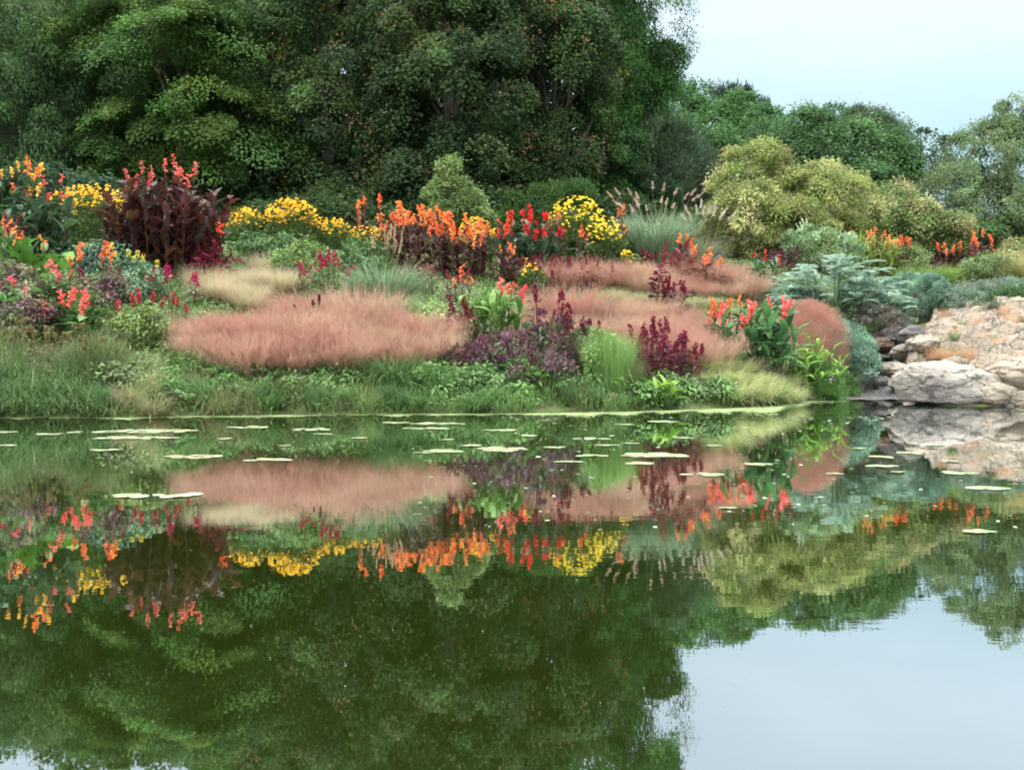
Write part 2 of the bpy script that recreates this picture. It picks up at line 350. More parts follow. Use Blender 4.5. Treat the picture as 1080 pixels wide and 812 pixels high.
# crown: leaf clumps spread over and through uneven ellipsoids
TOCAM = np.array([0, -1, .15])
def crown(mb, ells, rcl, leaf, asp, cols, cov=1.3, lai=1.7, axis_up=.4, flat=.28, droop=.35, elong=1.0, bump=.35, inner=.25, tmpl=KITE, back=.45, seed=0, zmin=None, leafdir='out', edge=None, jit=.22, loose=.0, clump_var=.18):
    ells = [tuple(np.asarray(e, float)) for e in ells]; cents = []
    P_all, A_all = [], []
    for (cx, cy, cz, rx, ry, rz) in ells:
        p = 1.6; area = 4 * pi * (((rx * ry) ** p + (rx * rz) ** p + (ry * rz) ** p) / 3) ** (1 / p)
        n = int(area * cov / (pi * rcl ** 2)) + 3
        u = nz(rng.normal(size=(n, 3))); r = np.array([rx, ry, rz])
        k = 1 + bump * 1.6 * fbm(u * 2.3 + seed * 7.7 + cx, 3) + U(-.05, .05, n) + loose * np.clip(np.abs(rng.normal(size=n)), 0, 1.5)
        dep = np.where(rng.random(n) < inner, U(.55, .85, n), U(.93, 1.03, n))
        p_ = np.array([cx, cy, cz]) + u * r * (k * dep)[:, None]
        o_ = nz(u / r)
        keep = np.ones(n, bool)
        for e in ells:
            if e == (cx, cy, cz, rx, ry, rz): continue
            q = (p_ - np.array(e[:3])) / np.array(e[3:]); keep &= np.linalg.norm(q, axis=1) > .72
        keep &= ~((o_ @ TOCAM < -.3) & (rng.random(n) > back))
        if zmin is not None: keep &= p_[:, 2] > zmin
        P_all.append(p_[keep]); A_all.append(o_[keep])
    P = np.concatenate(P_all); O = np.concatenate(A_all); n = len(P)
    up = np.array([0, 0, 1.]); ax = nz(O * (1 - axis_up) + up * axis_up)
    t1 = nz(O - ax * (np.sum(O * ax, 1, keepdims=True)) + 1e-4 * rng.normal(size=O.shape)); t2 = np.cross(ax, t1)
    m = max(6, int(lai * pi * rcl ** 2 * elong / (leaf * leaf * asp * .55)))
    rc = rcl * U(.5, 1.55, n); el_ = elong * U(.8, 1.5, (n, 1))
    rr = np.sqrt(rng.random((n, m))) * rc[:, None]; th = U(0, 2 * pi, (n, m))
    a = rr * np.cos(th) * el_; b = rr * np.sin(th)
    h = -droop * (rr ** 2) / rc[:, None] + rng.normal(size=(n, m)) * flat * rc[:, None]
    X = P[:, None] + t1[:, None] * a[..., None] + t2[:, None] * b[..., None] + ax[:, None] * h[..., None]
    rad = nz(t1[:, None] * np.cos(th)[..., None] + t2[:, None] * np.sin(th)[..., None])
    N = nz(ax[:, None] + .55 * rad * (rr / rc[:, None])[..., None] + .5 * rng.normal(size=X.shape))
    if leafdir == 'out': D = nz(rad + .3 * O[:, None] + .6 * rng.normal(size=X.shape) - up * .35)
    elif leafdir == 'up': D = nz(O[:, None] * .8 + up * .8 + .45 * rng.normal(size=X.shape))
    else: D = nz(-up * .9 + rad * .5 + .35 * rng.normal(size=X.shape))
    cc = pick(cols, n, .12) * (1 + clump_var * rng.normal(size=(n, 1))).clip(.5, 1.6)
    C = (cc[:, None] * (1 + U(-jit, jit, (n, m, 1))) * (1 + U(-.08, .08, (n, m, 3)))).reshape(-1, 3)
    s = leaf * (U(.7, 1.3, (n, 1)) * U(.65, 1.25, (n, m))).ravel()
    scatter(mb, tmpl, X.reshape(-1, 3), D.reshape(-1, 3), N.reshape(-1, 3), s, s * asp, C)
    return P, O

def trunk_mesh(base_r, ells, targets, height, nlimb=9, k=8, lean=(0, 0)):
    mb = MB(); z = np.linspace(-.3, height, 9)
    wob = np.cumsum(rng.normal(size=(9, 2)) * .05 * base_r * 3, 0)
    pts = np.stack([wob[:, 0] + lean[0] * np.clip(z / height, 0, 1) ** 1.3, wob[:, 1] + lean[1] * np.clip(z / height, 0, 1) ** 1.3, z], -1)
    rad = base_r * np.linspace(1.15, .18, 9); tube(mb, pts, rad, k)
    idx = rng.permutation(len(targets))[:nlimb]
    for i in idx:
        tgt = targets[i] * np.array([.93, .93, .96]); zz = np.clip(tgt[2] * U(.35, .75), height * .12, height * .9)
        j = np.interp(zz, z, np.arange(9)); p0 = np.array([np.interp(zz, z, pts[:, 0]), np.interp(zz, z, pts[:, 1]), zz]); r0 = np.interp(zz, z, rad) * .6
        mid = p0 * .5 + tgt * .5 + np.array([0, 0, .12 * np.linalg.norm(tgt - p0)])
        t = np.linspace(0, 1, 7)[:, None]; c = (1 - t) ** 2 * p0 + 2 * t * (1 - t) * mid + t ** 2 * tgt
        tube(mb, c, r0 * np.linspace(1, .15, 7), 5)
        for q in range(2):
            s0 = c[3 + q]; e0 = s0 + (tgt - p0) * .18 + rng.normal(size=3) * .07 * np.linalg.norm(tgt - p0)
            tube(mb, np.linspace(s0, e0, 4), r0 * np.linspace(.4, .08, 4), 4)
    return mb
def E(px, py, rx, ry, d, dep=None, off=0):
    """ellipsoid from its size and place as seen at distance d (metres)"""
    c = at(px, py, d); k = d / F
    return (c[0], c[1] + off, c[2], rx * k, dep if dep else rx * k * .85, ry * k)
def tree(name, label, px, d, ells, r=.35, th=.6, mat=M_LEAF, bark=M_BARK, seeds=None, group=None, nlimb=10, cat="tree", **kw):
    b = gd(px, d); root = thing(name, label, cat, b, group)
    le = [(e[0] - b[0], e[1] - b[1], e[2] - b[2], *e[3:]) for e in ells]
    mb = MB(); P, O = crown(mb, le, zmin=.15, **kw)
    if seeds:
        f = O @ TOCAM > -.4; Ps = P[f]; Os = O[f]; n = int(len(Ps) * seeds[0]); i = rng.permutation(len(Ps))[:n]
        Q = Ps[i] + Os[i] * .25 + rng.normal(size=(n, 3)) * .25; m = seeds[1]
        X = (Q[:, None] + rng.normal(size=(n, m, 3)) * np.array([.3, .3, .22])).reshape(-1, 3)
        scatter(mb, KITE, X, rng.normal(size=X.shape) - np.array([0, 0, 1.]), rng.normal(size=X.shape) + np.array([0, -.6, .5]), .11, .075, pick(seeds[2], len(X)))
    mb.part("crown", mat, root)
    top = max(e[2] + e[5] for e in le); trunk_mesh(r, le, P, top * th, nlimb).part("trunk", bark, root)
    return root

# ================================================================== SETTING
def axis(lo, hi, a, b, step, grow=1.25):
    m = list(np.arange(a, b + 1e-6, step)); s = step; x = b
    while x < hi: s *= grow; x += s; m.append(x)
    s = step; x = a; pre = []
    while x > lo: s *= grow; x -= s; pre.append(x)
    return np.array(pre[::-1] + m)
gx = axis(-450, 450, -18, 22, .22); gy = axis(-120, 600, 13.5, 36, .22)
GX, GY = np.meshgrid(gx, gy); GZ = H(GX, GY)
mb = MB(); nx, ny = len(gx), len(gy); ii = np.arange(nx * ny).reshape(ny, nx)
mb.add(np.stack([GX, GY, GZ], -1).reshape(-1, 3), np.stack([ii[:-1, :-1], ii[:-1, 1:], ii[1:, 1:], ii[1:, :-1]], -1).reshape(-1, 4))
setting("ground", mb, M_GROUND, "structure", True)
mb = MB(); xs = np.linspace(-60, 60, 13); ys = np.linspace(-12, 30, 6); X, Y = np.meshgrid(xs, ys); ii = np.arange(78).reshape(6, 13)
mb.add(np.stack([X, Y, 0 * X], -1).reshape(-1, 3), np.stack([ii[:-1, :-1], ii[:-1, 1:], ii[1:, 1:], ii[1:, :-1]], -1).reshape(-1, 4))
setting("water", mb, M_WATER, "structure", True)

# ================================================================== TREES
DK = [(.042, .077, .026), (.052, .093, .027), (.033, .062, .024), (.068, .10, .034)]
MG = [(.04, .085, .022), (.05, .1, .025), (.034, .075, .022), (.045, .08, .03)]
tree("willow_tree", "dark bluish fine-leaved tree at the pond garden's end behind orange and yellow cannas", 20, 43,
     [E(25, 110, 75, 115, 43), E(70, 60, 55, 75, 44), E(-40, 100, 80, 120, 44), E(55, 190, 60, 55, 42)], rcl=.75, leaf=.17, asp=.34, cols=[(.044, .088, .03), (.056, .106, .034), (.036, .072, .028), (.07, .116, .042)], leafdir='down', axis_up=.5, droop=.7, lai=1.7, clump_var=.28, seed=1)
tree("hornbeam_tree", "mid green tree with layered spreading sprays behind the dark leaved canna clump", 190, 41,
     [E(190, 90, 95, 95, 41), E(150, 30, 85, 60, 42), E(230, 150, 75, 80, 40.5), E(140, 170, 60, 70, 41.5), E(235, 30, 80, 60, 43)], rcl=.8, leaf=.14, asp=.62, cols=[(.054, .112, .024), (.068, .132, .03), (.044, .09, .024), (.082, .14, .03)], axis_up=.62, flat=.16, droop=.35, elong=1.2, lai=1.6, cov=1.35, bump=.55, inner=.4, clump_var=.25, seed=2)
SEED = [(.24, .11, .05), (.3, .15, .06), (.17, .09, .045), (.22, .14, .05)]
tree("sycamore_tree", "huge dark sycamore with rusty seed bunches behind the yellow daisies", 345, 42,
     [E(345, 120, 85, 120, 42), E(310, 40, 70, 80, 43), E(390, 20, 90, 90, 43), E(350, 190, 65, 55, 41)], rcl=.7, leaf=.13, asp=.85, cols=DK, axis_up=.45, droop=.7, flat=.2, lai=1.8, clump_var=.28, seeds=(.22, 26, SEED), seed=3, bump=.45)
tree("sycamore_tree", "broad dark sycamore with rusty seed bunches behind the pale green sapling", 480, 41,
     [E(480, 110, 95, 115, 41), E(450, 20, 90, 90, 42), E(520, 10, 85, 85, 43), E(475, 185, 75, 50, 40)], rcl=.7, leaf=.13, asp=.85, cols=DK, axis_up=.45, droop=.7, flat=.2, lai=1.8, clump_var=.28, seeds=(.22, 26, SEED), seed=4, bump=.45)
tree("sycamore_tree", "dark sycamore with rusty seed bunches touching the tall bright green tree", 590, 42,
     [E(585, 110, 68, 100, 42), E(575, 35, 72, 85, 43), E(575, 175, 60, 55, 41.5)], rcl=.7, leaf=.13, asp=.85, cols=DK, axis_up=.45, droop=.7, flat=.2, lai=1.8, clump_var=.28, seeds=(.26, 26, SEED), seed=5, bump=.45)
tree("robinia_tree", "tall bright green tree at the end of the dark wood against open sky", 660, 46,
     [E(665, 20, 62, 85, 46), E(655, 100, 42, 70, 46), E(640, 170, 45, 55, 45.5), E(630, -40, 85, 70, 47), E(690, 60, 32, 36, 46), E(650, 215, 50, 30, 45)], rcl=.7, leaf=.14, asp=.5, cols=[(.05, .125, .03), (.062, .145, .036), (.042, .105, .028)], leafdir='down', axis_up=.4, droop=.55, lai=1.9, cov=1.5, seed=6, bump=.5)
bt = tree("woodland_tree", "shaded dark tree standing deep in the wood behind the sycamores", 120, 54,
     [E(120, 120, 130, 130, 54), E(120, 40, 90, 90, 54)], group="shaded trees deep in the wood", rcl=1.0, leaf=.3, asp=.8, cols=DK, lai=1.9, cov=1.7, seed=7)
for px, d, s in ((-40, 56, 1.0), (210, 50, .85), (300, 55, 1.12), (430, 56, 1.15), (560, 55, 1.05)):
    dup(bt, gd(px, d), U(-.5, .5), s)

tree("pine_tree", "blue-green feathery pine beside the tall bright green tree", 695, 46,
     [E(690, 190, 50, 45, 46), E(700, 155, 30, 32, 46), E(735, 195, 28, 40, 46.5), E(660, 190, 30, 40, 45.5)], r=.22, rcl=.5, leaf=.26, asp=.16, cols=[(.09, .145, .075), (.11, .165, .085), (.075, .12, .065)], leafdir='up', axis_up=.3, flat=.3, lai=1.9, clump_var=.25, bump=.6, seed=8)
tree("round_tree", "rounded fresh green tree top rising over the blue-green pine", 730, 60,
     [E(718, 130, 58, 40, 60), E(778, 138, 52, 36, 59), E(815, 150, 30, 28, 59.5), E(735, 175, 75, 45, 58)], rcl=.7, leaf=.17, asp=.6, cols=[(.085, .18, .055), (.10, .20, .065), (.07, .15, .05)], droop=.6, seed=9, bump=.25, lai=2, cov=1.6)
tree("stone_pine_tree", "ragged dark pine top standing above the rounded green tree", 785, 66,
     [E(778, 108, 22, 12, 66), E(800, 122, 16, 14, 66), E(760, 108, 10, 7, 66), E(790, 138, 22, 12, 66)], r=.2, th=.7, rcl=.55, leaf=.30, asp=.16, cols=[(.03, .06, .035), (.035, .065, .035)], leafdir='up', cov=.9, lai=1.1, bump=.8, loose=.12, seed=10)
tree("round_tree", "wide domed green tree behind the olive yellow willow bush", 870, 54,
     [E(852, 156, 56, 44, 54), E(912, 170, 46, 42, 54), E(945, 190, 28, 34, 54), E(830, 190, 50, 45, 53), E(915, 205, 40, 35, 52)], rcl=.7, leaf=.16, asp=.6, cols=[(.085, .165, .06), (.10, .185, .07), (.07, .14, .055)], droop=.6, seed=11, bump=.3, lai=2, cov=1.6)
tree("dome_pine_tree", "dark flat-domed pine showing over the wide green tree", 905, 62,
     [E(898, 138, 46, 20, 62), E(925, 150, 28, 20, 62), E(870, 140, 26, 14, 62.5)], r=.3, th=.62, rcl=.6, leaf=.26, asp=.2, cols=[(.075, .12, .055), (.09, .135, .065), (.06, .10, .05)], leafdir='out', lai=1.8, seed=12)
tree("oak_tree", "small dark ragged tree between the domed pine and feathery tree", 970, 68,
     [E(968, 160, 28, 22, 68), E(952, 178, 28, 24, 68), E(985, 182, 20, 18, 68)], r=.3, th=.7, rcl=.55, leaf=.2, asp=.7, cols=[(.065, .105, .06), (.08, .12, .065)], cov=1.1, loose=.1, bump=.6, seed=13)
tree("birch_tree", "feathery pale green tree with slim grey trunk rising over the rock slope", 1062, 44,
     [E(1062, 127, 17, 32, 44), E(1060, 168, 38, 42, 44), E(1050, 150, 22, 30, 44), E(1026, 185, 32, 44, 44), E(1000, 212, 26, 38, 43.5), E(1092, 185, 36, 58, 44), E(1055, 228, 60, 38, 43.5)], r=.12, th=.9, bark=M_PALEBARK, rcl=.45, leaf=.11, asp=.5, cols=[(.13, .19, .085), (.15, .21, .095), (.115, .165, .075)], leafdir='down', cov=1.35, lai=1.5, bump=.5, loose=.06, seed=14)
tree("willow_bush", "large olive yellow willow bush with two rounded domes", 835, 37,
     [E(795, 195, 42, 48, 37), E(868, 213, 52, 40, 36.5), E(790, 230, 45, 40, 36), E(845, 240, 60, 28, 36), E(900, 225, 22, 30, 37), E(770, 245, 32, 32, 36.5)], r=.12, th=.7, rcl=.34, leaf=.11, asp=.45, cols=[(.24, .28, .085), (.30, .33, .12), (.19, .24, .07), (.36, .36, .16)], leafdir='out', axis_up=.5, droop=.5, lai=2, cov=1.7, seed=15, bump=.3, clump_var=.22, cat="bush")
tree("hazel_bush", "yellowing loose bush between willow bush and feathery tree", 945, 41,
     [E(945, 225, 30, 32, 41), E(970, 240, 34, 28, 40.5), E(925, 240, 28, 25, 40), E(1000, 245, 30, 22, 40)], r=.08, th=.7, rcl=.34, leaf=.11, asp=.6, lai=1.9, cov=1.6, cols=[(.21, .26, .085), (.16, .22, .08), (.34, .32, .14), (.13, .2, .065)], seed=16, cat="bush")
tree("laurel_bush", "low mid green bush under the feathery tree behind the far scarlet cannas", 1040, 42,
     [E(1030, 255, 40, 22, 42), E(1080, 250, 45, 28, 42), E(985, 262, 30, 16, 41)], r=.07, th=.6, rcl=.34, leaf=.12, asp=.6, lai=1.9, cov=1.6, cols=[(.085, .15, .05), (.1, .16, .06), (.13, .18, .065)], seed=17, cat="bush")
tree("sapling_tree", "pale green conical sapling rising from the orange canna bed", 481, 31.5,
     [E(480, 213, 30, 24, 31.5), E(477, 188, 14, 20, 31.5), E(497, 226, 22, 16, 31.5), E(470, 200, 16, 14, 31.5)], r=.05, th=.9, rcl=.24, leaf=.11, asp=.5, cols=[(.16, .23, .07), (.18, .26, .085), (.13, .19, .06)], lai=1.4, loose=.06, bump=.4, seed=18)
tree("elder_bush", "dark green bush with long shoots behind the red canna clump", 585, 35,
     [E(575, 222, 40, 26, 35), E(605, 215, 26, 22, 35), E(545, 232, 24, 18, 35)], r=.06, th=.6, rcl=.32, leaf=.15, asp=.4, cols=[(.05, .1, .025), (.065, .12, .03), (.04, .08, .025)], seed=19, cat="bush", leafdir='up')
tree("holly_bush", "low dark bush in the shade behind the yellow daisies", 330, 34,
     [E(330, 232, 50, 22, 34), E(390, 235, 40, 18, 34), E(280, 235, 40, 20, 34)], r=.06, th=.6, rcl=.32, leaf=.15, asp=.6, cols=DK, seed=20, cat="bush")
tree("holly_bush", "grey-green leafy bush behind the yellow daisy drift and orange-yellow cannas", 95, 33,
     [E(95, 215, 50, 28, 33), E(40, 205, 45, 30, 33), E(140, 225, 40, 20, 33)], r=.06, th=.6, rcl=.36, leaf=.16, asp=.6, cols=[(.04, .085, .04), (.05, .09, .045), (.035, .07, .035)], seed=21, cat="bush")

# far white shed glimpsed between the trees
b = gd(970, 74); sh = thing("shed", "tiny white shed with dark roof glimpsed through the trees", "shed", (b[0], 74, 0))
def box(mb, c, s, C=(.5, .5, .5), bev=0.0):
    x, y, z = c; a, b_, h = s[0] / 2, s[1] / 2, s[2] / 2
    V = [(x + i * a, y + j * b_, z + k * h) for k in (-1, 1) for j in (-1, 1) for i in (-1, 1)]
    mb.add(V, [(0, 2, 3, 1), (4, 5, 7, 6), (0, 1, 5, 4), (2, 6, 7, 3), (0, 4, 6, 2), (1, 3, 7, 5)], C)
zc = at(971, 193, 74)[2]
m1 = MB(); box(m1, (0, 0, zc / 2 + .05), (1.0, .8, zc + .4)); m1.part("wall", M_WHITE, sh)
m1 = MB(); m1.add([(-.6, -.5, zc + .25), (.6, -.5, zc + .25), (.6, .5, zc + .25), (-.6, .5, zc + .25), (-.6, 0, zc + .75), (.6, 0, zc + .75)], [(0, 1, 5, 4), (2, 3, 4, 5), (0, 3, 2, 1)], T=[(0, 4, 3), (1, 2, 5)]); m1.part("roof", M_SLATE, sh)
# dense dark shrubs closing the view under the trees
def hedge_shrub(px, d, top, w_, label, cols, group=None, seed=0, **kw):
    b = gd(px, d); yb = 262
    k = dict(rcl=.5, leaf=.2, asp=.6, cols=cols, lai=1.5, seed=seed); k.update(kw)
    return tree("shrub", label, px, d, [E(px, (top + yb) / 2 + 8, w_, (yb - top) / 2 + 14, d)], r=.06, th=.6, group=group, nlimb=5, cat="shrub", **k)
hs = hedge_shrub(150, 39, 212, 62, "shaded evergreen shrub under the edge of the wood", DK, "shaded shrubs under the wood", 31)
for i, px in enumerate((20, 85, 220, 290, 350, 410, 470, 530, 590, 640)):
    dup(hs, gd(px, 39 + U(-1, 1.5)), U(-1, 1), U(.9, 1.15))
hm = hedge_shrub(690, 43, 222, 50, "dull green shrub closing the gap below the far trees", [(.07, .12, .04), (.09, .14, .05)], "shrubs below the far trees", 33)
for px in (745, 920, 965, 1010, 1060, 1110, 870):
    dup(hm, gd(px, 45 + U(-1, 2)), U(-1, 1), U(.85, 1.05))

# ================================================================== PLANT BUILDERS
def stems_of(n, rx, ry, h, hvar=.25, edge=.3, lean=.25):
    a = U(0, 2 * pi, n); r = np.sqrt(rng.random(n)); x = r * np.cos(a) * rx; y = r * np.sin(a) * ry
    hh = h * (1 - edge * r ** 2) * (1 - U(0, hvar, n))
    return np.stack([x, y, 0 * x], -1), np.stack([x * lean / max(rx, .1) * h * .5, y * lean / max(rx, .1) * h * .5, hh], -1) + np.stack([x, y, 0 * x], -1)
def spike_mesh(cols, nf=6, hgt=.24, fl=.06, w=.05):
    mb = MB()
    z = np.linspace(0, hgt, nf); a = U(0, 2 * pi, nf); P = np.stack([np.cos(a) * .035, np.sin(a) * .035, z], -1); np_ = 5
    PP = np.repeat(P, np_, 0); n = len(PP); D = rng.normal(size=(n, 3)) + np.array([0, 0, .35]); D[:, 1] -= .2
    scatter(mb, FOLD, PP, D, rng.normal(size=(n, 3)) + np.array([0, -.5, .6]), fl * U(.75, 1.25, n), fl * .72 * U(.8, 1.2, n), pick(cols, n, .14))
    tube(mb, [(0, 0, -.08), (0, 0, hgt)], [.009, .004], 4, (.2, .08, .06))
    return mb
def canna(label, loc, n, rx, ry, h, lcols, fcols, nspk=8, L=.5, W=.17, group=None, lean=.3, edge=.3, lv=7, nf=5, fl=.058, up=.62, scol=(.10, .05, .04), leafmin=.08, hgt=.24, name="canna_clump", leaflab=None):
    root = thing(name, label, "canna", loc, group)
    B, T = stems_of(n, rx, ry, h, .36, edge, lean)
    st = MB()
    for b_, t_ in zip(B, T): tube(st, [b_ - [0, 0, .08], b_ * .55 + t_ * .45 + rng.normal(size=3) * .015, t_], [.016, .012, .006], 5, scol)
    st.part("stem", M_CANNA, root)
    lf = MB(); m = n * lv; ti = np.tile(np.linspace(leafmin, .86, lv), n) + U(-.05, .05, m)
    Bi = np.repeat(B, lv, 0); Ti = np.repeat(T, lv, 0); P = Bi + (Ti - Bi) * ti[:, None]
    az = np.repeat(U(0, 2 * pi, n), lv) + np.tile(np.arange(lv) * 2.4, n) + U(-.5, .5, m)
    el = U(up - .25, up + .4, m) + ti * .25
    D = np.stack([np.cos(az) * np.cos(el), np.sin(az) * np.cos(el), np.sin(el)], -1)
    N = np.stack([-np.cos(az) * np.sin(el), -np.sin(az) * np.sin(el), np.cos(el)], -1) + .25 * rng.normal(size=(m, 3))
    s = L * (1 - .35 * np.abs(ti - .45)) * U(.7, 1.15, m); C = pick(lcols, m, .2)
    for j, t in enumerate((PAD1, PAD2, PAD3)):
        q = np.arange(m) % 3 == j; scatter(lf, t, P[q], D[q], N[q], s[q], s[q] * W / L * U(.85, 1.2, q.sum()), C[q])
    lf.part("foliage", M_CANNA, root, True, leaflab)
    if nspk:
        me = [spike_mesh([fcols[_ % len(fcols)], fcols[_ % len(fcols)], fcols[(_ * 2 + 1) % len(fcols)]], max(3, nf + _ % 3 - 1), hgt * (.7, 1, 1.2, .85, 1.1)[_], fl).mesh("flower_spike", M_PETAL) for _ in range(min(5, nspk))]
        order = np.argsort(-T[:, 2] + .4 * h * rng.random(n) + .12 * h * T[:, 1])[:nspk]
        for q, i in enumerate(order):
            o = bpy.data.objects.new("flower_spike", me[q % len(me)]); COL.objects.link(o); o.parent = root; o.location = T[i]; o.rotation_euler = (U(-.15, .15), U(-.15, .15), U(0, 6)); sc = U(.7, 1.25); o.scale = (sc, sc, sc)
    return root
def grass(label, loc, n, r0, L, W, lean, bend, c0, c1, name="grass_tuft", cat="grass", group=None, seg=5, facing=None, plumes=None, mat=None, lv=.35, heads=None):
    root = thing(name, label, cat, loc, group); mb = MB()
    a = U(0, 2 * pi, n); r = r0 * np.sqrt(rng.random(n)); P = np.stack([np.cos(a) * r, np.sin(a) * r, 0 * r - .03], -1)
    az = a + U(-.7, .7, n)
    if facing is not None:
        k = facing[1]; az = np.arctan2(np.sin(az) * (1 - k) + sin(facing[0]) * k, np.cos(az) * (1 - k) + cos(facing[0]) * k) + U(-.2, .2, n)
    C0 = pick(c0, n, .15); C1 = pick(c1, n, .18)
    blades(mb, P, az, L * (1 - U(0, lv, n)), W * U(.6, 1.2, n), np.abs(rng.normal(size=n)) * lean, bend * U(.5, 1.3, n), C0, C1, seg)
    mb.part("blades", mat or M_BLADE, root)
    if plumes:
        npl, pl_len, pcols, ht = plumes
        for q in range(npl):
            p = MB(); aa = U(0, 2 * pi); le = U(.08, .4); base = np.array([cos(aa) * r0 * .6, sin(aa) * r0 * .6, 0]); d = np.array([cos(aa) * sin(le), sin(aa) * sin(le), cos(le)]); top = base + d * ht * U(.85, 1.1)
            tube(p, [base, top], [.006, .004], 4, (.25, .22, .12))
            m = 110; t = rng.random(m); dr = nz(d + np.array([cos(aa) * .5, sin(aa) * .5, -.1])); PP = top + dr * (t * pl_len)[:, None]
            scatter(p, KITE, PP, dr + rng.normal(size=(m, 3)) * .45, rng.normal(size=(m, 3)), pl_len * .32 * (1.1 - t * .6), .014, pick(pcols, m))
            p.part("plume", M_HAIR, root)
    if heads:
        nh, hl, hr, hcols, ht, sp = heads
        for q in range(nh):
            p = MB(); aa = U(0, 2 * pi); le = U(0, sp); top = np.array([cos(aa) * sin(le), sin(aa) * sin(le), cos(le)]) * ht * U(.8, 1.1)
            tube(p, [(0, 0, 0), top * .6, top], [.006, .005, .004], 4, (.18, .2, .08)); m = 70; t = rng.random(m); an = U(0, 2 * pi, m); dr = nz(top)
            PP = top + dr * (t * hl)[:, None]; scatter(p, KITE, PP, np.stack([np.cos(an), np.sin(an), U(.2, .9, m)], -1), rng.normal(size=(m, 3)), hr, hr * .45, pick(hcols, m))
            p.part("seed_head", M_HAIR, root)
    return root
def shrub(label, loc, ells, name="shrub", cat="shrub", cols=None, rcl=.16, leaf=.07, asp=.5, group=None, mat=None, stems=10, stemc=(.09, .06, .04), blossom=None, bname="blossom", tmpl=FOLD, **kw):
    """ells relative to the base; blossom = (share of clumps, per clump, size, colours, spread)"""
    root = thing(name, label, cat, loc, group); mb = MB()
    k = dict(cov=1.4, lai=1.5, axis_up=.55, droop=.3, flat=.35, bump=.4, inner=.3, loose=.06); k.update(kw)
    P, O = crown(mb, ells, rcl, leaf, asp, cols, tmpl=tmpl, **k); mb.part("foliage", mat or M_SHRUB, root)
    st = MB()
    for i in rng.permutation(len(P))[:stems]:
        b_ = np.array([P[i][0] * .35, P[i][1] * .35, -.05]); tube(st, [b_, (b_ + P[i]) / 2 + [0, 0, .08], P[i]], [.014, .01, .004], 5, stemc)
    st.part("stem", M_BARK if stemc == (.09, .06, .04) else M_SHRUB, root)
    if blossom:
        f = (O[:, 2] > -.1); Ps = P[f]; Os = O[f]; n = max(3, int(len(Ps) * blossom[0])); i = rng.permutation(len(Ps))[:n]; m = blossom[1]
        X = (Ps[i][:, None] + Os[i][:, None] * rcl * .8 + rng.normal(size=(n, m, 3)) * blossom[4]).reshape(-1, 3); nn = len(X)
        b = MB(); N = nz(rng.normal(size=(nn, 3)) * .5 + np.array([0, -.5, .8])); t = U(0, 6, nn); D = np.stack([np.cos(t), np.sin(t), 0 * t], -1)
        for q in range(3):
            a = q * 2.1; S = np.cross(nz(D), N); scatter(b, KITE, X, D * cos(a) + S * sin(a), N, blossom[2] * U(.7, 1.2, nn), blossom[2] * .8, pick(blossom[3], nn, .15))
        b.part(bname, M_PETAL, root)
    return root
def daisies(label, loc, rx, ry, h, nfl, group=None, fc=((.85, .50, .012), (.9, .56, .02), (.8, .42, .01)), size=.045, dens=1.0, name="daisy_clump"):
    """bushy leaves under a layer of yellow brown-eyed daisies"""
    root = thing(name, label, "daisies", loc, group)
    mb = MB(); crown(mb, [(0, 0, h * .42, rx, ry, h * .42)], .16, .08, .42, [(.08, .14, .035), (.1, .16, .04), (.06, .11, .03)], cov=1.3 * dens, lai=1.3, tmpl=FOLD, leafdir='up', bump=.3); mb.part("foliage", M_SHRUB, root)
    a = U(0, 2 * pi, nfl); r = np.sqrt(rng.random(nfl)); x = r * np.cos(a) * rx * 1.05; y = r * np.sin(a) * ry * 1.05
    z = h * (.66 + .34 * np.sqrt(np.clip(1 - r ** 2, 0, 1))) * U(.72, 1.08, nfl); P = np.stack([x, y, z], -1)
    s = MB(); blades(s, np.stack([x * .8, y * .8, z * .3], -1), np.arctan2(y, x), z * .72, .008, .1, .15, (.07, .12, .03), (.1, .15, .04), 2); s.part("stem", M_SHRUB, root)
    f = MB(); N = nz(np.stack([U(-.5, .5, nfl), U(-1.2, .2, nfl), U(.4, 1.1, nfl)], -1)); D = np.cross(N, rng.normal(size=(nfl, 3))); D = nz(D); S = np.cross(D, N); C = pick(fc, nfl, .12); sz = size * U(.75, 1.25, nfl)
    for q in range(8):
        an = q * pi / 4; scatter(f, KITE, P, D * cos(an) + S * sin(an) + N * U(-.35, .1, (nfl, 1)), N, sz, sz * .62, C)
    scatter(f, OCT, P + N * .009, D, N, sz * .24, sz * .24, pick([(.05, .025, .012)], nfl)); f.part("blossom", M_PETAL, root)
    return root
